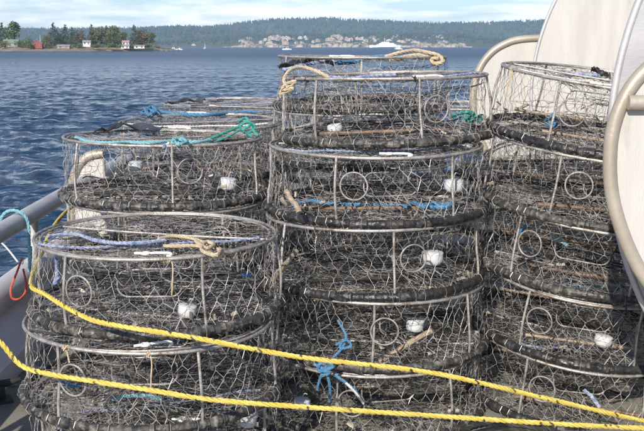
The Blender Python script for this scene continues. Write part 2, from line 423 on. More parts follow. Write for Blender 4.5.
# far houses: each a thing with walls, roof and windows
M['hwall1'] = mat('house_cream', (.44, .36, .28), (.52, .44, .35), .9)
M['hwall2'] = mat('house_white', (.54, .49, .42), (.60, .55, .48), .9)
M['hwall3'] = mat('house_tan', (.36, .28, .21), (.44, .35, .27), .9)
M['roof1'] = mat('roof_brown', (.16, .11, .085), (.22, .16, .13), .9)
M['roof2'] = mat('roof_grey', (.20, .20, .21), (.26, .26, .27), .9)
M['glass'] = mat('window_glass', (.03, .04, .05), (.05, .06, .07), .15)
def house_meshes(w, d, h, rh):
    a = MB(); a.box((0, 0, h / 2), (w / 2, d / 2, h / 2))
    a.add([(-w / 2, -d / 2, h), (w / 2, -d / 2, h), (0, -d / 2, h + rh * .92), (-w / 2, d / 2, h), (w / 2, d / 2, h), (0, d / 2, h + rh * .92)], [(0, 1, 2), (3, 5, 4)])
    r = MB(); e = .6; k = rh * e / (w / 2)
    for s in (-1, 1):
        q = [(s * (w / 2 + e), -d / 2 - e, h - k), (s * (w / 2 + e), d / 2 + e, h - k), (0, d / 2 + e, h + rh), (0, -d / 2 - e, h + rh)]
        q2 = [(x, y, z + .3) for x, y, z in q]
        r.add(q + q2, [(0, 1, 2, 3), (4, 7, 6, 5), (0, 4, 5, 1), (1, 5, 6, 2), (2, 6, 7, 3), (3, 7, 4, 0)])
    g = MB(); g.box((0, 0, 0), (w * .09, .12, h * .14))
    return a.mesh('wall', M['hwall1'], False), r.mesh('roof', M['roof1'], False), g.mesh('window', M['glass'], False)
HM = [house_meshes(14, 10, 7, 4), house_meshes(22, 12, 8, 4.5), house_meshes(10, 9, 5.5, 3.5)]
rngh = random.Random(11)
def setmat(o, m):
    o.material_slots[0].link = 'OBJECT'; o.material_slots[0].material = m
for i in range(110):
    px = rngh.uniform(228, 462); tier = rngh.random()
    if i < 8: px = rngh.uniform(158, 225)
    d = 3300 + tier * 220
    k = rngh.randrange(3); X = (px - 322) / F * d
    edge = max(.25, min(1, (px - 215) / 40, (470 - px) / 25)) if i >= 8 else .15
    z = SEA + (7 + tier * 26) * edge
    h = empty('far_house', (X, d, z), (0, 0, rngh.uniform(-.9, .9)))
    m = M[rngh.choice(['hwall1', 'hwall1', 'hwall1', 'hwall2', 'hwall3', 'hwall3'])]
    wl, rf, wi = HM[k]; sz = [(14, 10, 7), (22, 12, 8), (10, 9, 5.5)][k]
    o = link('wall', wl, h); setmat(o, m)
    rfm = M[rngh.choice(['roof1', 'roof2', 'roof2'])]; o = link('roof', rf, h); setmat(o, rfm)
    for q in (-.28, .28):
        o = link('window', wi, h); o.location = (q * sz[0], -sz[1] / 2 - .05, sz[2] * .55)
    tag(h, '%s %s house with %s gable roof on the far shore %s' % (('mid sized', 'long', 'small')[k], m.name.split('_')[1], rfm.name.split('_')[1], 'left of the bluffs' if i < 8 else 'above the clay bluffs'), 'house', 'pale houses on the far shore')

# ------------------------------------------------------------------ island with trees and houses
def island():
    rng = np.random.default_rng(9)
    nx, ny = 120, 14; d0, d1 = 612, 760
    mb = MB(); V = []
    xs = np.linspace(-420, 172, nx)
    for j in range(ny):
        t = j / (ny - 1)
        for x in xs:
            e = min(1.0, max(0.0, (168 - x) / 42.0))
            tip = max(0, (x - 100) / 70.0)
            d = (d0 + 60 * min(1, tip) * (1 - t)) + (d1 - d0) * t
            hh = (1.0 + 2.6 * math.sin(math.pi * min(1, t * 1.1))) * e ** .6 + .25 * math.sin(x * .2 + j) if 0 < t < 1 else -1.5
            if j == 1: hh = .8 * e + .15 * math.sin(x * .5)
            V.append(((x - 322) / F * 660, d + 4 * math.sin(x * .13), SEA + hh - (.9 if x > 166 else 0)))
    fs = [(j * nx + i, j * nx + i + 1, (j + 1) * nx + i + 1, (j + 1) * nx + i) for j in range(ny - 1) for i in range(nx - 1)]
    mb.v = V; mb.f = fs; mb.m = [0 if f[0] // nx > 1 else 1 for f in fs]
    o = mb.build('island_ground', [M['meadow'], M['shore']]); tag(o, 'low grassy island with a brown rocky shore', None, kind='structure')
island()
M['bark'] = mat('bark', (.07, .05, .035), (.12, .09, .065), .95, 0, 1)
M['fir'] = mat('fir_foliage', (.035, .062, .028), (.070, .100, .045), .9, 0, .4, island=.55)
M['leaf'] = mat('green_foliage', (.075, .115, .038), (.13, .17, .06), .9, 0, .4, island=.5)
M['leaf_yel'] = mat('olive_foliage', (.09, .105, .035), (.15, .15, .055), .9, 0, .4, island=.5)
M['leaf_br'] = mat('brown_foliage', (.10, .08, .045), (.16, .12, .07), .9, 0, .4, island=.5)
def leaf_quad(mb, p, s, rng):
    a = Vector((rng.gauss(0, 1), rng.gauss(0, 1), rng.gauss(0, .6))).normalized()
    b = a.cross(Vector((rng.gauss(0, 1), rng.gauss(0, 1), rng.gauss(0, 1)))).normalized()
    mb.add([p - a * s, p - b * s * .6, p + a * s, p + b * s * .6 + a * s * .2], [(0, 1, 2, 3)])
def tree(kind, px, top_y, d, width_px, label, seed, leaf):
    rng = random.Random(seed)
    base_z = SEA + 2.3; b = at(px, 47, d); X = b.x
    topz = at(px, top_y, d).z; h = topz - base_z; R = 1.3 * width_px / F * d / 2
    t = empty('fir_tree' if kind == 'fir' else 'broadleaf_tree', (X, d, base_z - .3))
    tr = MB(); lean = rng.uniform(-.02, .02) * h
    pts = [Vector((lean * k / 6, 0, h * .94 * k / 6)) for k in range(7)]
    tr.tube(pts, [max(.06, .035 * h ** .8 * (1 - k / 6.6)) for k in range(7)], 7)
    cr = MB()
    if kind == 'fir':
        n = 26
        for i in range(n):
            tz = .10 + .88 * i / (n - 1); rr = R * (1 - tz) ** .75 * (1.15 if tz > .2 else .8)
            nb = max(3, int(9 * (1 - tz) + 3))
            for k in range(nb):
                a = rng.uniform(0, 6.283); L = rr * rng.uniform(.55, 1.18)
                e = Vector((lean * tz + math.cos(a) * L, math.sin(a) * L, h * tz - L * rng.uniform(.05, .35)))
                s = Vector((lean * tz, 0, h * tz))
                tr.seg(s, e, .06, 3, .02)
                for q in range(6):
                    f = rng.uniform(.25, 1.05)
                    p = s.lerp(e, f) + Vector((rng.gauss(0, .25), rng.gauss(0, .25), rng.gauss(0, .22)))
                    leaf_quad(cr, p, rng.uniform(.30, .62) * (h / 18), rng)
    else:
        blobs = []
        for k in range(13):
            a = rng.uniform(0, 6.283); q = rng.uniform(.1, .75) * R; zz = rng.uniform(.34, .88)
            q *= 1.1 - .5 * max(0, zz - .5) * 2
            c = Vector((math.cos(a) * q, math.sin(a) * q, h * zz)); blobs.append((c, R * rng.uniform(.32, .5)))
            tr.tube([Vector((0, 0, h * zz * .45)), Vector((c.x * .5, c.y * .5, h * zz * .75)), c], [.018 * h, .010 * h, .004 * h], 5)
        blobs.append((Vector((0, 0, h * .86)), R * .4))
        for c, r in blobs:
            for q in range(95):
                v = Vector((rng.gauss(0, 1), rng.gauss(0, 1), rng.gauss(0, 1))).normalized() * r * rng.uniform(.45, 1.1)
                v.z *= .85; leaf_quad(cr, c + v, rng.uniform(.35, .7) * (h / 16), rng)
    tr.build('trunk', M['bark'], t); cr.build('crown', M[leaf], t, smooth=False)
    tag(t, label, 'tree', 'trees on the island')
TREES = [('fir', 3, 22, 660, 15, 'thin fir at the left edge of the island behind the green roof', 'fir'),
         ('broad', 15, 20, 655, 14, 'tall narrow light green tree beside the green roofed house', 'leaf'),
         ('fir', 54, 22, 660, 16, 'broad dark fir standing alone right of the red house', 'fir'),
         ('fir', 66, 24, 670, 13, 'slim dark fir, left one of the close pair mid island', 'fir'),
         ('fir', 73, 27, 655, 13, 'shorter dark fir, right one of the close pair mid island', 'fir'),
         ('broad', 81, 29, 660, 15, 'brownish rounded tree left of the white cottage', 'leaf_br'),
         ('fir', 92, 24, 665, 12, 'pointed fir just right of the white cottage', 'fir'),
         ('broad', 100, 26, 660, 14, 'olive broadleaf tree left in the dense middle grove', 'leaf_yel'),
         ('fir', 107, 25, 668, 14, 'dark fir in the centre of the dense grove', 'fir'),
         ('broad', 115, 25, 655, 15, 'dark green broadleaf tree right in the dense grove', 'leaf'),
         ('broad', 123, 31, 650, 10, 'low rounded tree above the red roofed white house', 'leaf_yel'),
         ('fir', 135, 25, 650, 15, 'tall dark fir near the right end of the island', 'fir'),
         ('broad', 144, 28, 652, 14, 'brownish green tree beside the last tall fir', 'leaf_br'),
         ('broad', 152, 32, 648, 9, 'small olive tree nearest the island tip', 'leaf_yel'),
         ('fir', 9, 27, 675, 12, 'shorter fir behind the green roofed house', 'fir'), ('broad', 46, 35, 650, 10, 'low olive tree between the red house and the lone fir', 'leaf_yel'),
         ('broad', 60, 33, 665, 11, 'low green tree filling the gap left of the fir pair', 'leaf'), ('broad', 96, 32, 670, 12, 'low green tree at the left foot of the dense grove', 'leaf'),
         ('broad', 111, 31, 648, 13, 'low olive tree in front of the dense grove', 'leaf_yel'), ('fir', 119, 28, 672, 12, 'dark fir at the right end of the dense grove', 'fir'),
         ('fir', 140, 30, 660, 12, 'shorter dark fir between the tall fir and the brownish tree', 'fir'), ('broad', 28, 37, 655, 12, 'low green tree left of the red house', 'leaf')]
for i, t in enumerate(TREES): tree(*t[:6], 40 + i, t[6])
def bush(px, top_y, d, wpx, label, leaf, seed):
    rng = random.Random(seed); R = wpx / F * d / 2; base = at(px, 47, d)
    z0 = SEA + 2.0; h = at(px, top_y, d).z - z0
    t = empty('bush', (base.x, d, z0)); cr = MB(); st = MB()
    for k in range(7):
        c = Vector((rng.uniform(-.7, .7) * R, rng.uniform(-.4, .4) * R, h * rng.uniform(.35, .7)))
        st.tube([(0, 0, 0), c * .6, c], [.12, .08, .03], 4)
        for q in range(70):
            v = Vector((rng.gauss(0, 1), rng.gauss(0, 1), rng.gauss(0, 1))).normalized() * rng.uniform(.5, 1.05)
            leaf_quad(cr, c + Vector((v.x * R * .5, v.y * R * .5, v.z * h * .36)), rng.uniform(.25, .5), rng)
    st.build('stem', M['bark'], t); cr.build('foliage', M[leaf], t, smooth=False)
    tag(t, label, 'bush', 'bushes along the island shore')
for i, b in enumerate([(22, 39, 630, 14, 'round light green bush beside the green roofed house', 'leaf'), (5, 41, 628, 12, 'olive bush at the left edge of the island', 'leaf_yel'),
                       (31, 44, 628, 7, 'small bush left of the red house', 'leaf'), (50, 43, 632, 12, 'olive bush below the lone broad fir', 'leaf_yel'), (60, 44, 632, 10, 'low bush left of the grey dock shed', 'leaf_yel'),
                       (78, 43, 630, 12, 'low green bush below the brownish tree', 'leaf'), (97, 44, 632, 12, 'low olive bush right of the white cottage', 'leaf_yel'), (108, 43, 636, 14, 'wide low bush under the dense grove', 'leaf'),
                       (119, 44, 636, 9, 'low bush left of the white boathouse', 'leaf_yel'), (133, 44, 636, 9, 'olive bush between the boathouse and the long white shed', 'leaf_yel'), (149, 44, 638, 10, 'green bush right of the long white shed', 'leaf'), (157, 46, 640, 8, 'last low bush on the island tip', 'leaf_yel')]):
    bush(*b[:6], 70 + i) if False else bush(b[0], b[1], b[2], b[3], b[4], b[5], 70 + i)
M['red_wall'] = mat('red_boards', (.22, .055, .04), (.28, .075, .055), .85)
M['roof_green'] = mat('roof_green', (.13, .19, .14), (.18, .24, .19), .8)
M['roof_red'] = mat('roof_red', (.30, .20, .18), (.36, .25, .22), .85)
M['grey_wall'] = mat('grey_boards', (.24, .22, .20), (.30, .28, .26), .9)
M['white_wall'] = mat('white_boards', (.60, .60, .58), (.66, .66, .64), .85)
def island_house(name, px, base_y, d, w, dep, h, rh, wm, rm, label, rz=0.0, chimney=False, side=True):
    p = at(px, base_y, d)
    t = empty(name, (p.x, d, SEA + 1.6), (0, 0, rz))
    rot = Matrix.Rotation(math.pi / 2 if side else 0, 4, 'Z')
    lift = max(0, p.z - (SEA + 1.6))
    W_, D_ = (dep, w) if side else (w, dep)
    a = MB(); H = h + lift
    a.box((0, 0, H / 2), (W_ / 2, D_ / 2, H / 2))
    a.add([(-W_ / 2, -D_ / 2, H), (W_ / 2, -D_ / 2, H), (0, -D_ / 2, H + rh * .92), (-W_ / 2, D_ / 2, H), (W_ / 2, D_ / 2, H), (0, D_ / 2, H + rh * .92)], [(0, 1, 2), (3, 5, 4)])
    o = a.build('wall', M[wm], t, False); o.matrix_local = rot
    r = MB(); e = .4; k = rh * e / (W_ / 2)
    for s in (-1, 1):
        q = [(s * (W_ / 2 + e), -D_ / 2 - e, H - k), (s * (W_ / 2 + e), D_ / 2 + e, H - k), (0, D_ / 2 + e, H + rh), (0, -D_ / 2 - e, H + rh)]
        q2 = [(x, y, z + .2) for x, y, z in q]
        r.add(q + q2, [(0, 1, 2, 3), (4, 7, 6, 5), (0, 4, 5, 1), (1, 5, 6, 2), (2, 6, 7, 3), (3, 7, 4, 0)])
    ro = r.build('roof', M[rm], t, False); ro.matrix_local = rot
    if chimney:
        c = MB(); c.box((W_ * .1, D_ * .3, H + rh * .9 + .5), (.35, .35, .9)); c.build('chimney', M['grey_wall'], ro, False)
    n = max(2, int(w / 3.2))
    for i in range(n):
        g = MB(); x = -w / 2 + (i + .5) * w / n
        if i == n // 2: g.box((x, -dep / 2 - .03, lift + 1.05), (.5, .06, 1.05)); g.build('door', M['roof1'], t, False)
        else: g.box((x, -dep / 2 - .03, lift + h * .58), (.6, .06, .6)); g.build('window', M['glass'], t, False)
    t.scale = (.85, .85, .85)
    tag(t, label, 'house')
island_house('green_roofed_house', 11.5, 46, 640, 11, 7, 2.6, 2.3, 'grey_wall', 'roof_green', 'low house with a wide green roof at the left of the island', 0, True)
island_house('red_house', 38, 47, 632, 7, 6, 2.8, 2.4, 'red_wall', 'roof2', 'small red house with gable front on the island shore', 0.1, False, False)
island_house('white_cottage', 87, 43.6, 645, 5.5, 4.5, 1.6, 1.2, 'white_wall', 'roof2', 'tiny white cottage between the brownish tree and a pointed fir', .1)
island_house('grey_shed', 64, 48, 626, 9, 4, 1.5, .8, 'grey_wall', 'roof2', 'long low grey dock shed by the water below the pair of firs', 0)
island_house('white_house', 126, 44.5, 645, 5, 4, 2.0, 1.2, 'white_wall', 'roof_red', 'white house with a pinkish red roof under the low rounded tree', 0)
island_house('boathouse', 126, 48.3, 636, 6.2, 4.5, 1.7, .9, 'white_wall', 'roof2', 'white boathouse at the waterline below the red roofed house', -.1)
island_house('long_shed', 139.5, 47.8, 636, 7.5, 4, 1.3, .7, 'white_wall', 'roof2', 'long low white shed near the right end of the island', .1)
def flagpole():
    p = at(40.5, 47, 630); t = empty('flagpole', (p.x, 630, SEA + 1.5))
    m = MB(); m.tube([(0, 0, 0), (0, 0, 5), (0, 0, 8.2)], [.16, .13, .08], 8); m.build('pole', M['white_wall'], t)
    m = MB(); m.lathe([(.03, 8.15), (.2, 8.25), (.2, 8.4), (.03, 8.5)], 8); m.build('finial', M['white_wall'], t)
    tag(t, 'white flagpole standing beside the red house', 'flagpole')
flagpole()
def dock():
    a = at(160, 49, 640); t = empty('dock', (a.x, 640, SEA))
    m = MB(); m.box((5.5, 0, .75), (6.5, 1.1, .12)); m.build('deck_boards', M['grey_wall'], t, False)
    for k in range(5):
        for s in (-1, 1):
            m = MB(); m.tube([(-.5 + 3 * k, s * 1.0, -1.5), (-.5 + 3 * k, s * 1.0, 1.5)], .14, 6); m.build('pile', M['bark'], t)
    tag(t, 'low wooden dock on piles at the island tip', 'dock')
dock()
# ------------------------------------------------------------------ boats on the water
M['boat_white'] = mat('boat_white', (.80, .80, .79), (.84, .84, .83), .4)
M['boat_blue'] = mat('boat_blue_stripe', (.05, .10, .22), (.07, .12, .26), .4)
def hull(L, B, H, draft=.4, bow=-1):
    """hull pointing to bow*x"""
    m = MB(); st = 9; rows = []
    for i in range(st):
        t = i / (st - 1); x = bow * (-L / 2 + L * t)
        b = B / 2 * (1 - max(0, t - .55) ** 2 / .2025 * .97) ; sh = H * (1 + .35 * max(0, t - .5))
        xo = bow * L * .04 * max(0, t - .7) / .3
        rows.append([(x, -b * .55, -draft), (x + xo * .5, -b * .9, 0.1), (x + xo, -b, sh), (x + xo, b, sh), (x + xo * .5, b * .9, .1), (x, b * .55, -draft)])
    vs = sum(rows, []); fs = [(i * 6 + k, i * 6 + (k + 1) % 6, (i + 1) * 6 + (k + 1) % 6, (i + 1) * 6 + k) for i in range(st - 1) for k in range(6)]
    fs += [tuple(range(6)), tuple((st - 1) * 6 + k for k in range(5, -1, -1))]
    m.add(vs, fs); return m
def ferry():
    d = 2300; p = at(385, 46, d); t = empty('ferry', (p.x, d, SEA), (0, 0, .12))
    hull(68, 15, 5.0, 1).build('hull', M['boat_white'], t)
    m = MB(); m.box((0, -7.62, 1.0), (30, .1, .5)); m.build('stripe', M['boat_blue'], t, False)
    tiers = [(2, 22, 6.6, 5.0, 8.0), (3, 17, 6.2, 8.0, 10.8), (0, 9, 5.2, 10.8, 13.2)]
    for (x, hl, hw, z0, z1) in tiers:
        m = MB(); m.prism([(x - hl, z0), (x + hl, z0), (x + hl - .8, z1), (x - hl + 2.2, z1)], -hw, hw)
        o = m.build('deck_house', M['boat_white'], t, False)
        n = int(hl / 1.6)
        for i in range(n):
            g = MB(); g.box((x - hl + 3 + i * (2 * hl - 5) / max(1, n - 1), -hw - .02, (z0 + z1) / 2 + .2), (.6, .08, .55)); g.build('window', M['glass'], o, False)
    m = MB(); m.prism([(7, 13.2), (11, 13.2), (12, 16), (9, 16)], -1.5, 1.5); m.build('funnel', M['boat_blue'], t, False)
    m = MB(); m.tube([(-1, 0, 13), (-1, 0, 18), (-1, 0, 24)], [.5, .35, .15], 6); m.seg((-3.5, 0, 19.5), (1.5, 0, 19.5), .2, 5); m.build('mast', M['boat_white'], t)
    tag(t, 'large white ferry with stepped decks and mast in front of the far shore', 'ferry')
ferry()
def motorboat(px, py, L, label, rz, d, cabin=1.0):
    p = at(px, py, d); t = empty('motorboat', (p.x, d, SEA), (0, 0, rz))
    hull(L, L * .34, L * .13, .3).build('hull', M['boat_white'], t)
    m = MB(); z0 = L * .12; z1 = z0 + L * .17 * cabin
    m.prism([(-L * .18, z0), (L * .2, z0), (L * .18, z1), (-L * .08, z1)], -L * .11, L * .11); c = m.build('cabin', M['boat_white'], t, False)
    m = MB(); m.box((L * .05, -L * .112, (z0 * .4 + z1 * .6)), (L * .09, .03, L * .03)); m.build('window', M['glass'], c, False)
    m = MB(); m.tube([(L * .1, 0, z1), (L * .1, 0, z1 + L * .2)], .05, 5); m.build('antenna', M['boat_white'], t)
    tag(t, label, 'boat')
motorboat(287, 49.4, 7.5, 'small white motorboat on open water left of the ferry', .2, 860, .6)
motorboat(398, 48.8, 9.5, 'white cabin boat passing in front of the ferry stern', -.9, 1000, 1.3)
motorboat(173, 49.2, 7, 'small white motorboat moored near the island tip dock', .1, 800)
motorboat(179, 48.8, 6, 'smallest motorboat, moored farthest out off the island tip', .0, 860, .8)
def sailboat():
    d = 1150; p = at(205, 48.5, d); t = empty('sailboat', (p.x, d, SEA), (0, 0, 1.15))
    hull(10.5, 3.3, 1.3, .4).build('hull', M['boat_white'], t)
    m = MB(); m.prism([(-2.5, 1.3), (2.2, 1.3), (2, 2.1), (-1.8, 2.1)], -1, 1); m.build('cabin', M['boat_white'], t, False)
    m = MB(); m.tube([(-.6, 0, 1.2), (-.6, 0, 7), (-.6, 0, 13.2)], [.11, .10, .07], 6); m.build('mast', M['boat_white'], t)
    m = MB(); m.tube([(-.6, 0, 2.4), (3.9, 0, 2.4)], .08, 6); m.build('boom', M['boat_white'], t)
    def sail(pts, name):
        m = MB(); n = 6; vs = []
        a, b, c = [Vector(q) for q in pts]
        for i in range(n + 1):
            for j in range(n + 1 - i):
                u, v = i / n, j / n; q = a * (1 - u - v) + b * u + c * v; q.y += .5 * math.sin(math.pi * min(1, (u + .2))) * (1 - u - v + .2) * 1.2
                vs.append(q)
        idx = {}; k = 0
        for i in range(n + 1):
            for j in range(n + 1 - i): idx[i, j] = k; k += 1
        fs = []
        for i in range(n):
            for j in range(n - i):
                fs.append((idx[i, j], idx[i + 1, j], idx[i, j + 1]))
                if j < n - i - 1: fs.append((idx[i + 1, j], idx[i + 1, j + 1], idx[i, j + 1]))
        k = len(vs); m.add(vs + [v + Vector((0, .03, 0)) for v in vs], fs + [tuple(q + k for q in reversed(f)) for f in fs])
        m.build(name, M['boat_white'], t)
    sail([(-.5, 0, 2.6), (-.5, 0, 12.6), (3.8, 0, 2.6)], 'mainsail')
    sail([(-.8, 0, 2.0), (-.8, 0, 11.0), (-4.9, 0, 1.8)], 'jib')
    tag(t, 'small white sailboat under sail right of the island', 'sailboat'); t.scale = (.62, .62, .66)
sailboat()

# ------------------------------------------------------------------ haze (air over the sea)
hb = MB(); hb.box((0, 0, 80), (6600, 6600, 85))
hz_o = hb.build('haze', [], None, False); hz_o.data.materials.clear()
hm = bpy.data.materials.new('haze_air'); hm.use_nodes = True
ht = hm.node_tree; ht.nodes.clear()
hv = ht.nodes.new('ShaderNodeVolumePrincipled'); hv.inputs['Color'].default_value = (.50, .73, 1.0, 1); hv.inputs['Density'].default_value = 0.000115
ho = ht.nodes.new('ShaderNodeOutputMaterial'); ht.links.new(hv.outputs[0], ho.inputs['Volume'])
hz_o.data.materials.append(hm); tag(hz_o, 'thin bluish sea haze over the whole view', None, kind='stuff')
#@@BOAT
# ------------------------------------------------------------------ the boat: deck, bulwark, gunwale, rail
BX = -1.82                                   # inner face of the port bulwark
boat = empty('fishing_boat', (0, 0, 0))
tag(boat, 'grey steel fishing boat deck with bulwark, rounded gunwale and pipe rail', 'boat')
m = MB(); m.box((1.24, 5.5, -.03), (3.05, 8.5, .03)); m.build('deck', M['deck'], boat, False)
m = MB(); m.box((BX - .045, 5.5, .145), (.04, 8.5, .203)); m.build('bulwark', M['bulwark'], boat, False)
m = MB(); m.tube([(BX - .05, y, .385) for y in (-3, 0, 3, 6, 9, 12, 14)], .092, 20); m.build('gunwale', M['gunwale'], boat)
m = MB()
hp = [(BX - .086, -.01), (BX - .10, .31), (BX - .16, .31), (BX - .20, -.5), (BX - .05, -1.5), (4.2, -1.5), (4.35, .3), (4.30, .3), (4.29, -.07), (BX - .086, -.07)]
m.prism(hp, -3, 14); m.build('hull', M['hull'], boat, False)
RAILZ = .785
m = MB(); m.tube([(BX, y, RAILZ + .004 * math.sin(y)) for y in (-3, 0, 2, 4, 5, 6, 7, 8, 9, 10, 11.5)], .055, 20); m.build('rail', M['rail'], boat)
for y in (3.6, 6.25, 8.9, 11.4):
    m = MB(); m.tube([(BX - .01, y, RAILZ - .02), (BX - .012, y, .60), (BX - .03, y, .45)], [.03, .03, .034], 12)
    o = m.build('rail_post', M['rail'], boat)
    m = MB(); m.lathe([(.052, .455), (.05, .475), (.036, .485)], 16, (BX - .035, y, 0)); m.build('weld_collar', M['rail'], o)
for k in range(7):                            # deck plates are welded with raised seams
    m = MB(); m.box((1.24, .4 + 1.6 * k, .004), (3.0, .012, .006)); m.build('weld_seam', M['deck'], boat, False)
for k in range(5):
    m = MB(); m.prism([(-1.715, .137), (-1.70, .137), (-1.80, .30), (BX, .31)], 1.7 + 2.2 * k, 1.712 + 2.2 * k); m.build('bulwark_bracket', M['bulwark'], boat, False)
m = MB(); m.box((.24, 6.42, .042), (.62, .62, .042)); m.build('hatch_cover', M['deck'], boat, False)
m = MB(); m.prism([(BX - .01, .295), (BX - .01, .002), (-1.70, .002), (-1.70, .12), (-1.715, .135)], -3, 14); m.build('waterway_plate', M['bulwark'], boat, False)
# a black bar on two posts, its form guessed, stands on the deck at the lower left
def cleat(px, py, d):
    p = at(px, py, d); t = empty('deck_cleat', (p.x, p.y, 0), (0, 0, .5))
    m = MB(); m.box((0, 0, .008), (.09, .05, .008)); m.build('base_plate', M['blackrub'], t, False)
    for s in (-1, 1):
        m = MB(); m.tube([(s * .045, 0, .012), (s * .04, 0, .09)], .018, 10); m.build('post', M['blackrub'], t)
    m = MB(); m.tube([(-.14, 0, .105), (-.07, 0, .095), (.07, 0, .095), (.14, 0, .105)], [.012, .02, .02, .012], 10); m.build('horn', M['blackrub'], t)
    tag(t, 'black shape on the deck at the lower left corner', 'deck fitting')
cleat(-5, 421, 4.95)

# white plate with bent pipe edge by the port rail
def edge_plate():
    t = empty('rail_shield', (-1.8, 7.75, 0)); y = 0
    pipe = smooth_path([(-.16, y, 0), (-.17, y, .35), (-.165, y, .68), (-.12, y, .86), (-.03, y, .97), (.10, y, 1.0)], 6)
    m = MB(); m.tube(pipe, .036, 12); m.build('bent_pipe', M['tanpipe'], t)
    m = MB(); poly = [(p.x + .01, p.z - .01) for p in pipe] + [(.10, 0)]
    m.prism(poly, -.006, .006); m.build('plate', M['white'], t, False)
    m = MB(); m.tube([(.10, 0, 0), (.10, 0, 1.0)], .012, 8); m.build('back_bar', M['tanpipe'], t)
    tag(t, 'narrow white plate with bent pipe edge standing by the port rail', 'shield')
edge_plate()

# ------------------------------------------------------------------ net drum on the starboard side
def drum():
    DX, DZ, R = 2.55, 1.50, 1.48
    Y0, Y1 = 3.78, 6.95
    t = empty('net_drum', (DX, 4.9, 0))
    tag(t, 'huge white net drum with round flanges and pipe edged stands at the right', 'net drum')
    def disc(yc, mname, nm, th=.012, dx=0.0):
        rot = Matrix.Rotation(math.pi / 2, 3, 'X')
        m = MB(); m.lathe([(.02, -th), (R - .03, -th), (R - .03, th), (.02, th)], 96, (dx, yc - 4.9, DZ), rot)
        o = m.build(nm, M[mname], t)
        m = MB(); pts = [(dx + R * math.cos(a), yc - 4.9, DZ + R * math.sin(a)) for a in np.linspace(0, 2 * math.pi, 121)[:-1]]
        pts = [(dx + (R - .02) * math.cos(a), yc - 4.9, DZ + (R - .02) * math.sin(a)) for a in np.linspace(0, 2 * math.pi, 121)[:-1]]
        m.tube(pts, .015 if nm == 'near_flange' else .012, 10, True); m.build('flange_rim', M['alu'], o)
        for k in range(6):
            a = k * math.pi / 3 + .25; c, s = math.cos(a), math.sin(a)
            m = MB(); m.seg((dx + .3 * c, yc - 4.9 - .03, DZ + .3 * s), (dx + (R - .06) * c, yc - 4.9 - .03, DZ + (R - .06) * s), .022, 8); 
            if nm == 'near_flange': m.build('spoke', M['alu'], o)
        return o
    disc(Y0, 'alu', 'near_flange'); disc(Y1, 'white', 'far_flange', dx=.355)
    m = MB(); m.lathe([(.28, Y0 - 4.9 + .02), (.28, Y1 - 4.9 - .02)], 40, (0.18, 0, DZ), Matrix(((1, 0, 0), (0, 0, 1), (0, -1, 0))))
    m.build('core', M['alu'], t)
    m = MB(); m.seg((0, Y0 - 5.3, DZ), (.355, Y1 - 4.5, DZ), .06, 16); m.build('axle', M['tanpipe'], t)
    def stand(yc, dx, nm, zs=1.0):
        y = yc - 4.9
        out = [(1.75, 0.0), (1.55, .45), (1.33, .80), (1.16, 1.02), (1.060, 1.25), (1.035, 1.45), (1.06, 1.60), (1.13, 1.72), (1.24, 1.80), (1.40, 1.84), (1.8, 1.845), (2.55, 1.845)]
        out = [(x - DX, z * zs) for x, z in out]
        full = out + [(-x, z) for x, z in reversed(out[:-1])]
        path = smooth_path([(x + dx, y, z) for x, z in full], 5)
        m = MB(); m.tube(path, .026, 12); p = m.build(nm, M['tanpipe'], t)
        m = MB(); m.prism([(q.x, q.z) for q in path], y - .006, y + .006); m.build('stand_plate', M['white'], p, False)
        if zs == 1.0:
          m = MB(); m.tube([(out[6][0] + dx + .02, y - .035, 1.625), (0, y - .035, 1.625)], .026, 12); m.build('cross_pipe', M['tanpipe'], p)
        m = MB(); m.lathe([(.16, -.05), (.16, .05), (.1, .07)], 24, (dx, y - .03, DZ), Matrix.Rotation(math.pi / 2, 3, 'X')); m.build('bearing', M['alu'], p)
    stand(3.58, .0, 'near_stand_pipe'); stand(7.12, .035, 'far_stand_pipe', 1.018)
drum()

# ------------------------------------------------------------------ crab pots
RT, RB, ZT, PITCHZ = .530, .545, .3265, .336
def pang(a, r, z): return Vector((r * math.sin(a), -r * math.cos(a), z))   # angle 0 faces the camera (-Y), positive to the right
def side_net(seed):
    rng = random.Random(seed); m = MB(); N, Mr = 56, 6; P = {}; ph = [rng.uniform(0, 6.28) for _ in range(6)]
    for j in range(Mr + 1):
        for i in range(N):
            t = j / Mr; jit = 0 if j in (0, Mr) else 1
            a = (i + .5 * (j % 2)) * 2 * math.pi / N + (rng.gauss(0, .013) + .03 * math.sin(i * .4 + ph[0]) * math.sin(math.pi * t)) * jit
            r = RB + (RT - RB) * t - (.012 + .010 * math.sin(i * .55 + ph[1])) * math.sin(math.pi * t) + rng.gauss(0, .008) * jit
            P[i, j] = (a, r, .03 + (ZT - .03) * t + (rng.gauss(0, .006) + .010 * math.sin(i * .37 + ph[2])) * jit)
    w = .00098
    for j in range(Mr + 1):
        for i in range(N):
            a, r, z = P[i, j]; e = .006 if 0 < j < Mr else 0
            lo, hi = pang(a, r, z - e), pang(a, r, z + e)
            if e: m.seg(lo, hi, w * 1.4)
            if j < Mr:
                for di in ((0, -1) if j % 2 == 0 else (0, 1)):
                    a2, r2, z2 = P[(i + di) % N, j + 1]
                    if rng.random() < .02: continue
                    m.seg(hi, pang(a2, r2, z2 - (.006 if j + 1 < Mr else 0)), w)
    for i in range(0, 62):                    # lacing
        if rng.random() < .42: continue
        # lacing round the rubber wrapped ring and the top ring
        a = i * 2 * math.pi / 62 + rng.gauss(0, .02); q = [];
        for k in range(6):
            b = k * math.pi / 3
            q.append(pang(a + .012 * k / 6, RB + .0265 * math.cos(b), .024 + .0265 * math.sin(b)))
        for k in range(6): m.seg(q[k], q[(k + 1) % 6], .0014)
    return m
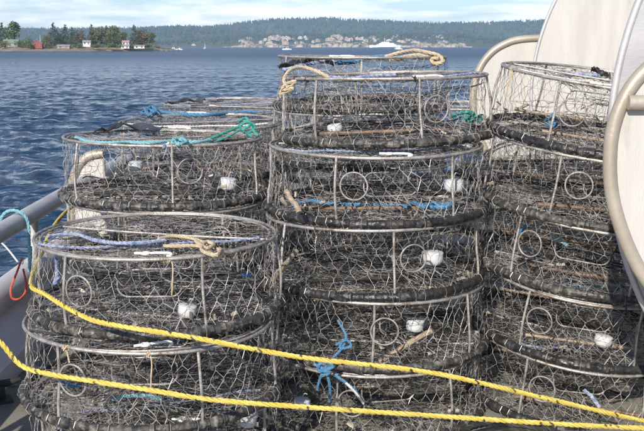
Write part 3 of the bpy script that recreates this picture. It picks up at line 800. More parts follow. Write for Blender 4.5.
def disc_net(R, z, sag, seed, w, cell=.052):
    rng = random.Random(seed); m = MB(); P = {}
    nr = int(R / cell * 1.25) + 1; dy = cell * .82
    rot = rng.uniform(0, 3)
    ca, sa = math.cos(rot), math.sin(rot)
    for j in range(-nr, nr + 1):
        for i in range(-nr, nr + 1):
            x = (i + .5 * (j % 2)) * cell + rng.gauss(0, .008); y = j * dy + rng.gauss(0, .008)
            if math.hypot(x, y) < R * 1.0:
                rr = math.hypot(x, y) / R
                P[i, j] = Vector((x * ca - y * sa, x * sa + y * ca, z - sag * (1 - rr * rr) + rng.gauss(0, .005)))
    for (i, j), p in P.items():
        for di in ((0, -1) if j % 2 == 0 else (0, 1)):
            q = P.get((i + di, j + 1))
            if q is not None and rng.random() > .01: m.seg(p, q, w)
            if q is None or P.get((i, j - 1)) is None:
                e = p.xy.normalized() * R if p.xy.length > .1 else None
                if e is not None: m.seg(p, (e.x, e.y, z), w)
    return m
def wrap(seed):
    """spiral of rubber strip wound round the bottom ring"""
    rng = random.Random(seed); turns = 128; per = 4; n = 9; L = turns * per; m = MB(); vs = []
    j = [rng.uniform(-1, 1) for _ in range(turns + 2)]
    for i in range(L):
        a = 2 * math.pi * i / L
        for k in range(n):
            b = 2 * math.pi * k / n; t = (i / per + k / n * .9) % turns; w = int(t); fr = t - w
            r = .0178 + .0044 * fr ** .6 + .0026 * j[w] + .0012 * math.sin(3 * b + 5 * j[w])
            q = pang(a, RB + r * math.cos(b) + .001 * j[w], .024 + r * math.sin(b)); vs.append(q)
    fs = [(i * n + k, i * n + (k + 1) % n, ((i + 1) % L) * n + (k + 1) % n, ((i + 1) % L) * n + k) for i in range(L) for k in range(n)]
    m.add(vs, fs); return m
def ring(R, z, r, n=72, sides=8, wob=0.0, seed=0):
    m = MB(); m.tube([pang(2 * math.pi * i / n, R + wob * math.sin(3 * 2 * math.pi * i / n + seed), z + wob * .6 * math.sin(2 * 2 * math.pi * i / n + seed)) for i in range(n)], r, sides, True); return m
def rrect(w, h, r, n=5):
    out = []
    for cx, cy, a0 in ((w / 2 - r, h / 2 - r, 0), (-w / 2 + r, h / 2 - r, 90), (-w / 2 + r, -h / 2 + r, 180), (w / 2 - r, -h / 2 + r, 270)):
        for k in range(n + 1):
            a = rad(a0 + 90 * k / n); out.append((cx + r * math.cos(a), cy + r * math.sin(a)))
    return out
def tunnel_parts(seed):
    """rounded entrance hoop hanging inside the pot and the wire ramps that lead to it (angle 0)"""
    rng = random.Random(seed)
    hoop = [Vector((x, -.255 + .02 * y, .165 + y)) for x, y in rrect(.27, .115, .045)]
    f = MB(); f.tube(hoop, .0038, 6, True)
    rmp = MB(); n = 9
    for zi, zo in ((.108, .045), (.222, .285)):
        A = [Vector((-.12 + .24 * k / n, -.255, zi)) for k in range(n + 1)]
        B = [pang(-.42 + .84 * k / n, .525, zo) for k in range(n + 1)]
        lay = 5
        G = [[A[k].lerp(B[k], l / lay) + Vector((rng.gauss(0, .004), rng.gauss(0, .004), rng.gauss(0, .004))) for k in range(n + 1)] for l in range(lay + 1)]
        for l in range(lay):
            for k in range(n + 1):
                kk = k + (1 if l % 2 else -1)
                rmp.seg(G[l][k], G[l + 1][k], .0013)
                if 0 <= kk <= n: rmp.seg(G[l][k], G[l + 1][kk], .0013)
    for k in range(5):                       # trigger wires
        x = -.09 + .045 * k; rmp.seg((x, -.255, .222), (x + rng.gauss(0, .006), -.235, .125), .002)
    return f, rmp
def fouling(seed):
    rng = random.Random(seed); m = MB()
    for k in range(650):
        z = rng.choice([.03, .035, .03, .035, .315, rng.uniform(.03, .07)]); a = rng.uniform(0, 6.283)
        r = RB * math.sqrt(rng.random()) if z in (.03, .035, .315) else RB - .02 * rng.random()
        p = pang(a, r * .97, z); s = rng.uniform(.0025, .008) * (1.6 if rng.random() < .06 else 1)
        d = [Vector((rng.gauss(0, 1), rng.gauss(0, 1), rng.gauss(0, .5))) * s for _ in range(4)]
        m.add([p + q for q in d], [(0, 1, 2), (0, 2, 3), (0, 3, 1), (1, 3, 2)])
    return m
def weeds(seed):
    """loose dark twine, weed and torn strands lying over the floor netting"""
    rng = random.Random(seed); m = MB()
    for k in range(30):
        a = rng.uniform(0, 6.283); r = rng.uniform(.05, .5); p = pang(a, r, .045 + rng.random() * .02); q = [p]
        h = rng.uniform(0, 6.283)
        for s in range(7):
            h += rng.gauss(0, .5); p = p + Vector((math.cos(h), math.sin(h), rng.gauss(0, .15))) * .045
            if p.xy.length > .5: p.xy = p.xy * (.5 / p.xy.length)
            p.z = max(.035, min(.11, p.z)); q.append(p.copy())
        m.tube(q, rng.uniform(.0016, .0045), 4, cap=False)
    m.cur = 1
    for k in range(70):                      # loose ends of netting wire
        a = rng.uniform(0, 6.283); r = rng.uniform(.1, .52); z = rng.choice([.05, .06, .08, .12, .20, .28, .30]); h = a + 1.57 + rng.gauss(0, .5); p = pang(a, r, z); q = [p]
        for s in range(6):
            h += rng.gauss(0, .22); p = p + Vector((math.sin(h), -math.cos(h), rng.gauss(0, .12))) * .05
            if p.xy.length > .52: p.xy = p.xy * (.52 / p.xy.length)
            p.z = max(.04, min(.31, p.z)); q.append(p.copy())
        m.tube(q, .0011, 3, cap=False)
    return m
def hook_mesh():
    m = MB()
    eye = [Vector((.016 * math.cos(a), .016 * math.sin(a), 0)) for a in np.linspace(0, 6.283, 15)[:-1]]
    m.tube(eye, .0055, 7, True)
    m.tube(smooth_path([(.016, 0, 0), (.04, .001, .002), (.07, 0, .002), (.095, .004, 0), (.106, -.006, -.004), (.10, -.022, -.006), (.088, -.024, -.006)], 4), .0055, 7)
    m.tube(smooth_path([(-.016, 0, 0), (-.03, .001, 0), (-.045, 0, 0)], 3), .006, 7)
    return m
def strap_path(seed):
    rng = random.Random(seed)
    pts = []
    for k in range(9):
        x = -.46 + .92 * k / 8
        pts.append(Vector((x, -.20 + rng.gauss(0, .012) - .06 * math.cos(math.pi * k / 8), ZT + .001 - .012 * math.sin(math.pi * k / 8) + abs(rng.gauss(0, .004)))))
    return smooth_path(pts, 5)
def twisted(path, r, strands=3, lay=None, sides=5, step=None, mb=None, ph0=0.0, flecks=None):
    lay = lay or r * 7; step = step or lay / 7
    p = resample([Vector(q) for q in path], step); mb = mb or MB(); n = len(p)
    rn = random.Random(5)
    u = None; fr = []
    for i in range(n):
        t = (p[min(i + 1, n - 1)] - p[max(i - 1, 0)]).normalized()
        if u is None:
            u = t.cross(Vector((0, 0, 1)));
            if u.length < .05: u = t.cross(Vector((1, 0, 0)))
        u = u - t * u.dot(t)
        if u.length < 1e-6: u = t.orthogonal()
        u.normalize(); fr.append((u.copy(), t.cross(u)))
    for s in range(strands):
        q = [];
        for i in range(n):
            a = 2 * math.pi * (i * step / lay) + 2 * math.pi * s / strands + ph0
            q.append(p[i] + (fr[i][0] * math.cos(a) + fr[i][1] * math.sin(a)) * r * .5)
        mb.cur = 0
        mb.tube(q, r * .56, sides)
        if flecks:
            i = rn.randrange(3, 9)
            while i < n - 4:
                L = rn.choice([2, 3, 3]); mb.cur = 1
                qq = [p[k] + (q[k] - p[k]) * 1.28 for k in range(i, i + L)]
                if len(qq) > 1: mb.tube(qq, r * .48, 5)
                mb.cur = 0; i += rn.choice([9, 16, 27, 40, 60])
    return mb
NV = 4
SN = [side_net(10 + k).mesh('side_netting', M['wire']) for k in range(NV)]
TN = [disc_net(RT, ZT - .004, .018, 20 + k, .0010, .036).mesh('top_netting', M['wire_dark']) for k in range(NV)]
BN = [disc_net(RB - .02, .034, .0, 30 + k, .0011, .033).mesh('floor_netting', M['wire_dark']) for k in range(NV)]
WR = [wrap(40 + k).mesh('rubber_wrap', M['rubber']) for k in range(NV)]
TR = [ring(RT, ZT, .0072, wob=.0055, seed=k * 1.7).mesh('top_ring', M['bar']) for k in range(NV)]
LH = ring(RT - .028, ZT - .001, .0046, wob=.005).mesh('lid_hoop', M['bar'])
_f, _r = tunnel_parts(3); TF = _f.mesh('tunnel_hoop', M['bar']); TRM = _r.mesh('tunnel_ramp', M['wire_dark'])
ER = MB(); ER.tube([Vector((.063 * math.cos(a), 0, .063 * math.sin(a))) for a in np.linspace(0, 2 * math.pi, 33)[:-1]], .0038, 7, True)
ER = ER.mesh('escape_ring', M['bar'])
def strutm(seed):
    rng = random.Random(seed); b = rng.uniform(-.012, .016); c = rng.uniform(-.02, .02)
    m = MB(); m.tube(smooth_path([pang(c, RB, .028), pang(c * .6, RB + b * .6, .10), pang(c * .2, (RB + RT) / 2 + b, .19), pang(0, RT, ZT)], 4), .0060, 8); return m.mesh('strut', M['bar'])
ST = [strutm(k) for k in range(6)]
CB = MB(); CB.tube([(-.505, .05, ZT - .004), (-.2, .05, ZT - .010), (.2, .05, ZT - .010), (.505, .05, ZT - .004)], .0052, 7); CB = CB.mesh('lid_bar', M['bar'])
def barm(seed):
    rng = random.Random(seed); m = MB(); n = 9
    pts = [Vector((-.34 + .68 * k / (n - 1), rng.gauss(0, .004), rng.gauss(0, .002))) for k in range(n)]
    m.tube(pts, [.013 + rng.uniform(-.003, .003) for _ in pts], 7)
    for i, v in enumerate(m.v): m.v[i] = (v[0], v[1], v[2] * .75)
    return m.mesh('weight_bar', M['tan_bar'])
WB = [barm(k) for k in range(3)]
FO = [fouling(60 + k).mesh('fouling', M['fouling'], False) for k in range(NV)]
def debris(seed):
    """bits of shell, bait and torn weed caught on the floor and in the netting"""
    rng = random.Random(seed); m = MB()
    for k in range(30):
        a = rng.uniform(0, 6.283); edge = rng.random() < .45
        r = RB * (.93 + .05 * rng.random()) if edge else RB * .9 * math.sqrt(rng.random())
        p = pang(a, r, rng.uniform(.05, .11) if edge else .042 + .02 * rng.random()); s = rng.uniform(.005, .016)
        u = Vector((rng.gauss(0, 1), rng.gauss(0, 1), rng.gauss(0, .6))).normalized(); w = u.orthogonal().normalized()
        n = u.cross(w); L = rng.uniform(1, 2.2)
        vs = []
        for i in range(3):
            for j in (-1, 0, 1): vs.append(p + u * s * L * (i - 1) + w * s * .7 * j * rng.uniform(.6, 1.1) + n * s * (.35 * (1 - j * j) + rng.uniform(-.15, .15)))
        fs = [(i * 3 + j, i * 3 + j + 1, i * 3 + j + 4, i * 3 + j + 3) for i in range(2) for j in range(2)]
        b = [v - n * s * .18 for v in vs]
        m.add(vs + b, fs + [tuple(q + 9 for q in reversed(f)) for f in fs] + [(0, 3, 12, 9), (3, 6, 15, 12), (2, 11, 14, 5), (5, 14, 17, 8), (0, 9, 10, 1), (1, 10, 11, 2), (6, 7, 16, 15), (7, 8, 17, 16)])
    return m
M['debris'] = mat('shell_debris', (.20, .17, .13), (.42, .38, .32), .8, 0, 9, island=.65, c3=(.10, .085, .065), c3scale=12, c3lo=.5, c3hi=.6)
DB = [debris(80 + k).mesh('shell_debris', M['debris']) for k in range(4)]
WE = [weeds(70 + k).mesh('weed_strands', [M['dark_line'], M['wire_dark']]) for k in range(NV)]
HK = hook_mesh().mesh('lid_hook', M['hook'])
SP = [twisted(strap_path(k), .0058, 2, sides=4).mesh('lid_strap', M['blue_white']) for k in range(3)]
SPM = ['blue_white', 'dark_line', 'blue', 'blue_white', 'white_line', 'dark_line', 'beige']
def tie_line(seed):
    """a loose end of twine knotted to the top ring and trailing down the netting"""
    rng = random.Random(seed); m = MB(); r = RT + .006; q = []
    for k in range(8):                       # turns round the ring
        t = k * 2.4; q.append(pang(.012 * (k - 4) / 4 + rng.gauss(0, .006), r - .006 + .013 * math.cos(t), ZT + .013 * math.sin(t)))
    a = .02; z = ZT - .01; v = rng.gauss(0, .012)
    for i in range(rng.choice([3, 4, 6])):
        q.append(pang(a, r + rng.uniform(.002, .008), z)); a += v + rng.gauss(0, .008); z -= rng.uniform(.018, .032)
    m.tube(smooth_path(q, 4), .0030, 5)
    return m.mesh('tie_line', M['white_line'])
TL = [tie_line(k) for k in range(6)]
TLM = ['white_line', 'dark_line', 'blue_white', 'dark_line', 'beige', 'dark_line', 'dark_line']
POTS = {}
def pot(key, x, y, level, yaw, label, group, tilt=(0, 0), worn=False, bar=None, strap=None, z=None, hook_a=None, simple=False):
    k = len(POTS); rng = random.Random(900 + k)
    p = empty('crab_pot', (x, y, level * PITCHZ if z is None else z), (rad(tilt[0]), rad(tilt[1]), 0))
    tag(p, label, 'crab pot', group); POTS[key] = p
    a = rad(yaw); v = k % NV; spin = rng.uniform(0, 6.28)
    def put(nm, me, rz=0.0, loc=(0, 0, 0), mt=None, rx=0.0):
        o = link(nm, me, p); o.rotation_euler = (rx, 0, rz); o.location = loc
        if mt: setmat(o, M[mt])
        return o
    put('top_ring', TR[v], spin); put('rubber_wrap', WR[(k * 3 + 1) % NV], spin * 1.7, mt='rubber_worn' if worn else None)
    put('side_netting', SN[v], spin); put('top_netting', TN[(k * 3) % NV], spin); put('floor_netting', BN[(k + 1) % NV], spin * 2)
    for i in range(6): put('strut', ST[(i + k) % 6], a + i * math.pi / 3 + rng.gauss(0, .03))
    for s in (0, 3):
        aa = a + s * math.pi / 3 + .148; e = put('escape_ring', ER, aa, pang(aa, (RT + RB) / 2 + .006, .20 + rng.gauss(0, .008)))
    put('lid_hoop', LH, spin); put('lid_bar', CB, a + .3)
    for s in (0, 1):
        put('tunnel_hoop', TF, a + .62 + math.pi * s)
        if not simple: put('tunnel_ramp', TRM, a + .62 + math.pi * s)
    if simple: return p
    for s in range(rng.choice([0, 1, 1, 2])): put('tie_line', TL[rng.randrange(6)], a + rng.choice([0, 1, -1, .4, -.6, .8]) * 1.05 + rng.gauss(0, .1), mt=rng.choice(TLM))
    for s in ((-1, 1) if (bar or rng.random() < .3) else (rng.choice((-1, 1)),)):
        b = bar or rng.choice(['dark_line', 'rust_bar', 'dark_line', 'rubber_worn', 'fouling'])
        put('weight_bar', WB[(k + s) % 3], a * .15 + rng.gauss(0, .12), (rng.gauss(0, .02), s * .34 + .02, .062), b)
    if not simple:
        put('fouling', FO[v], spin)['kind'] = 'stuff'; put('shell_debris', DB[(k * 3 + 1) % 4], spin * 1.3)['kind'] = 'stuff'; put('weed_strands', WE[(k * 3 + 2) % NV], spin)['kind'] = 'stuff'
    ha = rng.uniform(-.5, .5) if hook_a is None else rad(hook_a)
    put('lid_strap', SP[k % 3], ha * .3, mt=strap or rng.choice(SPM))
    put('lid_hook', HK, ha * .5 + rng.gauss(0, .2), pang(ha, .43, ZT + .006))
    return p
ORD = ['top', 'second from top', 'third from top', 'fourth from top', 'bottom']
def stack(name, x, y, n, yaws, desc, jit=.02, offs=None, dz=0.0, see=9, **kw):
    rng = random.Random(hash(name) % 1000 if False else sum(map(ord, name)))
    offs = offs or {}
    for i in range(n):                       # i = 0 is the top pot
        lv = n - 1 - i; w = 'bottom' if lv == 0 else ORD[i]
        ox, oy = offs.get(i, (rng.gauss(0, jit), rng.gauss(0, jit)))
        pot((name, i), x + ox, y + oy, lv, yaws[i % len(yaws)] if yaws else rng.uniform(-30, 30),
            'round wire crab pot, %s in the %s' % (w, desc), 'crab pots stacked on the deck', worn=(rng.random() < .3), z=lv * PITCHZ + dz, simple=(i >= see), tilt=(rng.gauss(0, .7), rng.gauss(0, .7)), **kw)
stack('front left', -.735, 4.27, 3, [-34, -33, 10], 'front left stack by the rail', offs={0: (.0, .10), 1: (-.01, -.05), 2: (0, 0)})
stack('back left', -.865, 5.43, 4, [14, -20, 5, 30], 'cyan rope topped left row stack', offs={0: (0, 0), 1: (.02, -.01), 2: (0, .01), 3: (0, 0)})
stack('left c', -.83, 6.58, 4, None, 'third stack of the left row', see=1)
stack('left d', -.80, 7.72, 4, None, 'blue rope topped fourth left row stack', see=1)
stack('left e', -.86, 8.86, 4, None, 'farthest stack of the left row', see=1)
stack('centre', .27, 5.0, 5, [15, -22, 9, -8, -23], 'tall centre stack', offs={0: (.06, .26), 1: (.0, .0), 2: (-.015, -.03), 3: (.01, -.05), 4: (0, -.06)})
stack('centre b', .24, 6.42, 5, None, 'tall stack behind the centre one', dz=.085, see=2)
stack('centre d', .22, 8.92, 4, None, 'far stack behind the centre pots', see=0)
stack('gap', 1.26, 8.38, 4, None, 'far stack left of the drum', see=0)
stack('right b', 1.39, 6.30, 4, None, 'stack behind the leaning right one', see=1)
stack('centre c', .30, 7.60, 4, None, 'hindmost centre stack', see=0)
LEAN = rad(6.5); AXL = rad(4.5)                 # the right stack leans to starboard against the drum
ref = at(488, 197, 5.12) - Vector((-.53 * math.cos(LEAN) + ZT * math.sin(LEAN), 0, .53 * math.sin(LEAN) + ZT * math.cos(LEAN)))
for i, yw in enumerate((-38, -30, -52, -42, -36)):
    q = ref + Vector((math.sin(AXL), -.05, math.cos(LEAN))) * PITCHZ * (2 - i)
    pot(('right', i), q.x, q.y + (.03, .02, 0, -.02, -.03)[i], 0, yw, 'round wire crab pot, %s in the leaning right stack before the drum' % (ORD[i]),
        'crab pots stacked on the deck', tilt=(4.5 + (.5, 0, -.5, .3, 0)[i], 6.5 + (.8, -.6, 0, .5, -.5)[i]), z=q.z, worn=(i in (1, 2)), bar=('tan_bar', 'rust_bar', 'rust_bar', 'tan_bar', 'rust_bar')[i])

# ------------------------------------------------------------------ bait jars hanging in the pots
def jar(px, py, d, label, tilt=0.0, s=1.0, square=False):
    p = at(px, py, d); t = empty('bait_jar', p, (0, tilt, 0))
    m = MB(); r = .046 * s; h = .060 * s; rj = random.Random(int(px)); e1 = rj.uniform(.86, 1.0); e2 = rj.uniform(.9, 1.08)
    m.lathe([(r * .45, -h * .52), (r * .74 * e1, -h * .48), (r * .93 * e1, -h * .36), (r * e2, -h * .12), (r * e2, h * .18), (r * .96, h * .36)], 24)
    m.build('body', M['jar'], t)
    m = MB(); m.lathe([(r * .99, h * .35), (r * 1.0, h * .39), (r * .97, h * .47), (r * .80, h * .53), (r * .3, h * .56)], 24); m.build('lid', M['jar'], t)
    m = MB(); m.tube(smooth_path([(0, 0, h * .55), (0, 0, h * .8), (.008, 0, h * 1.05), (.02, 0, h * 1.0)], 4), .003, 6); m.build('hanger', M['bar'], t)
    tag(t, label, 'bait jar', 'bait jars hung inside the pots')
J = [(228, 184, 5.18, 'white bait jar at the right inside the pot topped by cyan rope', .1, 1.0),
     (136, 166, 5.25, 'white bait jar at the upper left inside the pot topped by cyan rope', 0, .8),
     (335, 129, 4.98, 'whitish bait jar low inside the top pot of the centre stack', -.2, .8),
     (454, 186, 4.72, 'upright white bait jar inside the second pot of the centre stack', 0, 1.0),
     (433, 258, 4.68, 'white bait jar inside the third pot of the centre stack', .05, 1.08),
     (415, 325, 4.66, 'white bait jar in the fourth centre pot above the yellow rope', .1, .98),
     (187, 311, 3.98, 'greyish bait jar inside the front left pot above the upper yellow rope', .15, .84),
     (603, 341, 4.75, 'rounded white bait jar in the right stack above a tan bar', .2, .95),
     (302, 404, 4.52, 'dirty white bait jar just above the lower yellow rope', .1, .85),
     (247, 419, 4.12, 'grey white bait jar at the bottom edge below the lower yellow rope', .2, 1.0)]
for j in J: jar(*j)
# ------------------------------------------------------------------ ropes
def rope(name, pts, r, mt, label, sub=8, strands=3, cat='rope', group=None, flecks=None):
    mb = twisted(smooth_path(pts, sub), r, strands, flecks=flecks)
    o = mb.build(name, [M[mt], M['black']] if flecks else M[mt]); tag(o, label, cat, group); return o
A = at
rope('yellow_rope', [A(142, 158, 7.9), A(112, 180, 7.0), A(72, 207, 5.95), A(54, 226, 5.4), A(42, 252, 4.85), A(31, 283, 4.22), A(45, 294, 4.0), A(85, 317, 3.74), A(120, 326, 3.66), A(190, 337, 3.63), A(300, 357, 3.66), A(430, 372.5, 3.75), A(540, 397, 3.85), A(640, 420, 3.95), A(760, 442, 4.05)],
     0.0102, 'yellow', 'upper yellow rope that comes over the rail and crosses the pots', flecks=True)
rope('yellow_rope', [A(-30, 320, 3.75), A(-8, 335, 3.72), A(2, 344, 3.7), A(22, 366, 3.68), A(50, 374, 3.63), A(82, 379.5, 3.6), A(150, 390, 3.57), A(215, 400, 3.57), A(320, 408, 3.6), A(430, 415.5, 3.66), A(560, 424, 3.75), A(660, 429, 3.82)],
     0.0102, 'yellow', 'lower yellow rope stretched across the bottom of the pots', flecks=True)
zt = lambda n, i, e=.012: POTS[n, i].location.z + ZT + e
def onpot(key, px, py, e=.012):
    """the point where the sight line meets the top plane of a pot"""
    z = POTS[key].location.z + ZT + e
    p = at(px, py, 1.0) - Vector((0, 0, CAM_Z)); t = (z - CAM_Z) / p.z
    return Vector((0, 0, CAM_Z)) + p * t
K = ('front left', 0)
rope('blue_white_rope', [onpot(K, x, y) for x, y in ((48, 236), (75, 234), (95, 240), (120, 243), (150, 242), (166, 240))], .0085, 'blue_white', 'blue and white rope across the top of the front left stack')
rope('beige_rope', [onpot(K, x, y, .014) for x, y in ((158, 239), (175, 236), (195, 239), (212, 246), (222, 252), (219, 257), (209, 252), (199, 246), (180, 246), (162, 246))], .0078, 'beige', 'beige rope loop lying on the front left stack')
rope('beige_rope', [onpot(K, x, y, .03) for x, y in ((196, 241), (207, 248), (214, 244), (206, 242), (202, 250), (216, 255), (221, 249))], .0085, 'beige', 'small beige knot at the rim of the front left stack')
K = ('back left', 0)
rope('cyan_rope', [onpot(K, x, y, .014) for x, y in ((76, 137), (88, 141), (110, 143), (130, 142), (150, 143), (175, 141), (195, 142), (212, 140))], .0095, 'cyan', 'cyan rope laid across the near back left pot')
rope('cyan_rope', [onpot(K, x, y, .03) for x, y in ((172, 143), (180, 138), (187, 142), (178, 144), (174, 139), (184, 140))], .009, 'cyan', 'cyan knot on the rope of the near back left pot', group='knots')
rope('green_rope', [A(205, 141, 5.15), A(222, 134, 5.25), A(238, 127, 5.35), A(247, 121, 5.4), A(252, 128, 5.35), A(258, 136, 5.3)], .008, 'teal', 'dark green rope rising to a knot beside the centre stack')
rope('green_rope', [A(238, 122, 5.38), A(246, 118, 5.42), A(250, 125, 5.36), A(243, 130, 5.34), A(248, 133, 5.36), A(255, 127, 5.38), A(247, 122, 5.36), A(240, 128, 5.35), A(252, 137, 5.36)], .0085, 'teal', 'dark green knot hanging beside the centre stack')
rope('green_rope', [A(210, 143, 5.2), A(225, 138, 5.25), A(240, 130, 5.33)], .006, 'teal', 'thin green strand below the dark green rope')
K = ('left d', 0)
rope('blue_rope', [onpot(K, x, y, .02) for x, y in ((142, 113), (150, 109), (165, 112), (182, 114), (205, 115), (232, 113), (258, 112))], .014, 'blue', 'bright blue rope across the fourth left stack')
rope('blue_rope', [onpot(K, x, y, .04) for x, y in ((146, 113), (151, 107), (157, 111), (150, 115), (146, 109), (158, 113))], .013, 'blue', 'blue knot at the left end of the blue rope')
K = ('centre', 0)
rope('beige_rope', [A(288, 88, 4.83), A(284, 80, 4.85), A(290, 70.5, 4.92), A(302, 67.5, 5.0), A(316, 71, 5.0), A(330, 78, 4.98), A(334, 79, 4.98)], .0095, 'beige', 'beige rope loop on the left rim of the top centre pot')
rope('beige_rope', [A(280, 92, 4.86), A(290, 86, 4.84), A(296, 81, 4.84), A(286, 84, 4.83), A(282, 90, 4.84), A(294, 88, 4.83), A(279, 95, 4.86)], .0085, 'beige', 'beige knot on the left rim of the top centre pot')
rope('blue_white_rope', [A(330, 77, 4.95), A(350, 78.5, 4.95), A(372, 76, 4.98), A(396, 75, 5.0)], .009, 'blue_white', 'blue and white rope lying on the top centre pot')
K = ('centre b', 0)
rope('blue_rope', [A(335, 63, 6.1), A(352, 62, 6.1), A(370, 58, 6.15), A(392, 56, 6.2)], .014, 'blue', 'blue rope on the pot behind the top centre pot')
rope('blue_white_rope', [A(283, 70, 6.1), A(300, 66, 6.1), A(320, 62, 6.15), A(338, 62, 6.15)], .011, 'blue_white', 'blue and white rope on the pot behind the top centre pot')
rope('beige_rope', [A(385, 57, 6.1), A(400, 52.5, 6.1), A(416, 50.5, 6.15), A(432, 54, 6.15), A(442, 59, 6.1), A(440, 63, 6.08), A(432, 59, 6.1), A(418, 55, 6.1), A(402, 57.5, 6.08), A(388, 61, 6.05)], .0115, 'beige', 'thick beige rope loop on the pot behind the top centre pot')
rope('beige_rope', [A(424, 52, 6.12), A(438, 55, 6.1), A(443, 61, 6.08), A(436, 64, 6.06), A(430, 59, 6.08), A(440, 58, 6.06)], .0115, 'beige', 'beige knot at the right end of the thick beige loop')
K = ('centre', 1)
def floorpt(key, px, py, e=.05):
    z = POTS[key].location.z + e
    p = at(px, py, 1.0) - Vector((0, 0, CAM_Z)); t = (z - CAM_Z) / p.z
    return Vector((0, 0, CAM_Z)) + p * t
rope('blue_rope', [floorpt(K, x, y, .06) for x, y in ((292, 205), (312, 201), (326, 203), (345, 204), (370, 205), (395, 206), (420, 205), (452, 204))], .0095, 'blue', 'blue rope along the floor of the second centre pot')
rope('blue_rope', [floorpt(K, x, y, .075) for x, y in ((405, 207), (415, 203), (425, 207), (434, 203), (444, 206), (455, 202), (448, 207), (430, 207))], .010, 'blue', 'bunched blue rope at the right of the second centre pot')
rope('blue_rope', [A(338, 320, 4.5), A(346, 336, 4.44), A(342, 348, 4.40), A(334, 357, 4.36), A(326, 366, 4.32), A(320, 378, 4.33), A(317, 390, 4.36)], .0065, 'blue', 'blue rope tied down the front of the lower centre pots')
rope('blue_rope', [A(314, 364, 4.33), A(326, 369, 4.30), A(333, 366, 4.31), A(322, 362, 4.30), A(318, 370, 4.30), A(330, 372, 4.30), A(321, 376, 4.31)], .0075, 'blue', 'blue knot under the upper yellow rope')
rope('blue_rope', [A(336, 345, 4.42), A(346, 340, 4.4), A(351, 346, 4.4), A(340, 348, 4.4), A(344, 338, 4.42)], .0065, 'blue', 'blue knot above the upper yellow rope')
rope('blue_rope', [A(328, 377, 4.33), A(330, 390, 4.36), A(329, 402, 4.4)], .0072, 'blue', 'short blue rope end hanging below the blue knot')
rope('blue_rope', [A(335, 375, 4.33), A(346, 383, 4.33), A(355, 390, 4.34), A(358, 396, 4.36)], .0072, 'blue', 'blue rope tail slanting right below the upper yellow rope')
rope('white_line', [A(346, 383, 4.32), A(355, 392, 4.33), A(364, 404, 4.36)], .006, 'white_line', 'pale line end slanting beside the blue tail')
rope('blue_rope', [A(243, 274, 4.2), A(248, 276, 4.2), A(250, 271, 4.2), A(246, 277, 4.2)], .009, 'blue', 'tiny blue scrap of rope between the front left and centre stacks')
rope('blue_rope', [A(64, 382, 3.9), A(72, 386, 3.9), A(80, 384, 3.9)], .008, 'blue', 'short light blue rope scrap in the lower front left pot')
rope('cyan_rope', [A(112, 399, 3.95), A(130, 396, 3.95), A(146, 396, 3.97), A(160, 399, 4.0)], .009, 'cyan', 'frayed pale cyan rope in the lower front left pot')
rope('teal_net_rope', [A(452, 117, 5.35), A(464, 112, 5.3), A(474, 114, 5.25), A(466, 120, 5.25), A(478, 121, 5.25), A(484, 116, 5.25), A(474, 117, 5.25), A(460, 118, 5.28)], .011, 'teal', 'tangled teal rope at the right inside the top centre pot')
rope('blue_rope', [A(545, 121, 4.85), A(551, 116, 4.8), A(556, 119, 4.85), A(549, 123, 4.82), A(557, 124, 4.82), A(552, 127, 4.8), A(546, 124, 4.8)], .008, 'blue', 'pale blue knot in the top pot of the right stack')
rope('blue_white_rope', [A(565, 74, 5.3), A(580, 75, 5.3), A(600, 75.5, 5.3)], .011, 'blue_white', 'blue and white rope on top of the right stack')
rope('blue_rope', [A(517, 232, 4.95), A(523, 229, 4.92), A(526, 225, 4.9), A(520, 234, 4.9)], .008, 'blue', 'small bright blue knot in the third pot of the right stack')
rope('cyan_rope', [A(552, 238, 4.9), A(560, 240, 4.85), A(568, 246, 4.8)], .009, 'cyan', 'frayed cyan rope in the third pot of the right stack')
rope('navy_rope', [A(584, 390, 4.55), A(592, 397, 4.55), A(600, 408, 4.5)], .009, 'blue_white', 'blue rope tail on the hook in the lowest right pot')
# at the rail
y22 = 1.82 / .300
rope('cyan_rope', [(-1.915, 5.82, .74), (-1.905, 5.82, .80), (-1.87, 5.82, .853), (-1.82, 5.82, .868), (-1.765, 5.82, .845), (-1.737, 5.82, .79), (-1.733, 5.81, .68), (-1.735, 5.80, .55), (-1.74, 5.80, .50), (-1.727, 5.80, .58), (-1.722, 5.80, .66)], .0095, 'cyan', 'cyan rope looped over the pipe rail and hanging down')
rope('red_rope', [A(22, 258, 5.62), A(17, 272, 5.56), A(11, 288, 5.5), A(12, 298, 5.5), A(19, 299, 5.52), A(25, 293, 5.58), A(26, 284, 5.6), A(23, 268, 5.6)], .0065, 'red', 'red rope loop hanging below the pipe rail')
rope('white_line', [A(-6, 236, y22 + .3), A(6, 247, y22 + .15), A(18, 262, y22)], .006, 'white_line', 'thin white line hanging from the pipe rail at the left edge')
rope('blue_white_rope', [A(56, 258, 4.2), A(57, 272, 4.15), A(55, 284, 4.1), A(59, 276, 4.1)], .008, 'blue_white', 'short blue rope hanging inside the front left pot')
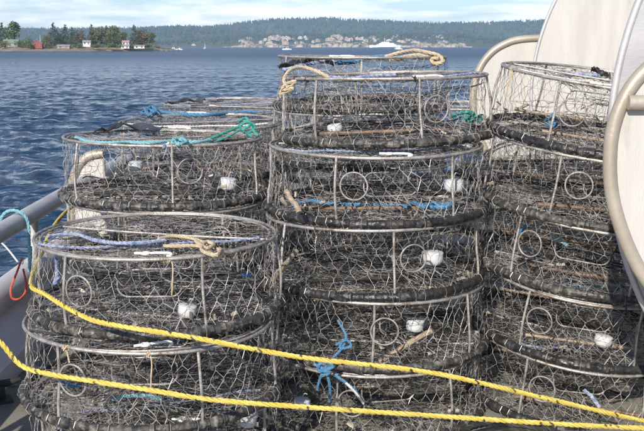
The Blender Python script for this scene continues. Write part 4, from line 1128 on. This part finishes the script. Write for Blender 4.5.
# wooden sticks poking out of the pots, black rubber scraps
def stick(px0, py0, d0, px1, py1, d1, r, label):
    a, b = A(px0, py0, d0), A(px1, py1, d1); t = empty('round_stick', a); v = b - a; m = MB(); rng = random.Random(int(px0))
    n = 8; m.tube([v * (k / n) + Vector((rng.gauss(0, .002), 0, rng.gauss(0, .002))) for k in range(n + 1)], [r * rng.uniform(.85, 1.1) for _ in range(n + 1)], 8)
    m.build('shaft', M['tan_bar'], t); tag(t, label, 'stick')
stick(286, 191, 4.5, 300, 212, 4.44, .013, 'short pale stick leaning in the second centre pot')
stick(297, 251, 4.7, 272, 280, 4.5, .012, 'short brown stick leaning in the third centre pot')
stick(86, 201, 6.0, 140, 168, 7.6, .035, 'brown bar lying along the inside of the port rail')  # plain brown bar running just below the rail
stick(380, 361, 4.6, 432, 330, 4.5, .013, 'brown stick lying in the fourth centre pot')
def sheet(pts, label, seed, w=.06):
    rng = random.Random(seed); n = len(pts); t = [Vector(p) for p in pts]; m = MB(); vs = []; cols = 5
    for i in range(n):
        for j in range(cols):
            vs.append(t[i] + Vector((0, (j - 2) * w, .012 * math.sin(i * 1.3 + j) + rng.uniform(-.006, .012))))
    fs = [(i * cols + j, i * cols + j + 1, (i + 1) * cols + j + 1, (i + 1) * cols + j) for i in range(n - 1) for j in range(cols - 1)]
    k = len(vs); bot = [v - Vector((0, 0, .005)) for v in vs]
    edge = [(i * cols, (i + 1) * cols, k + (i + 1) * cols, k + i * cols) for i in range(n - 1)] + [(i * cols + cols - 1, k + i * cols + cols - 1, k + (i + 1) * cols + cols - 1, (i + 1) * cols + cols - 1) for i in range(n - 1)]
    m.add(vs + bot, fs + [tuple(q + k for q in reversed(f)) for f in fs] + edge)
    o = m.build('rubber_scrap', M['blackrub']); tag(o, label, 'rubber scrap')
sheet(smooth_path([onpot(('left c', 0), x, y, .03) for x, y in ((98, 131), (112, 127), (128, 125), (145, 127), (160, 129))], 3), 'black rubber scrap on the third left stack', 3)
sheet(smooth_path([A(278, 68, 6.2), A(292, 63, 6.2), A(308, 61, 6.25), A(322, 60, 6.25), A(334, 63, 6.2)], 3), 'black rubber scrap on the left of the pot behind the centre stack', 5)
sheet(smooth_path([onpot(('left e', 0), x, y, .04) for x, y in ((168, 103), (180, 101), (192, 100), (204, 101))], 3), 'black rubber scrap on the farthest left stack', 7)
sheet(smooth_path([A(592, 69, 5.5), A(598, 71, 5.5), A(604, 74, 5.5), A(610, 76, 5.5)], 3), 'black rubber scrap on the rim of the right stack', 9, .012)

def rope_coil():
    rng = random.Random(8); q = []
    for i in range(5 * 16):
        t = i / 16; a = t * 2 * math.pi; r = .19 + .035 * math.sin(t * 2.1) + rng.gauss(0, .004)
        q.append(Vector((.86 + r * math.cos(a) * 1.1, 4.28 + r * math.sin(a), .014 + .016 * t + rng.gauss(0, .003))))
    rope('rope_coil', q, .013, 'dark_line', 'added coil of dark rope darkening the deck gap between the centre and right stacks', 2)
rope_coil()  # dark coil added so the deck gap does not show pale
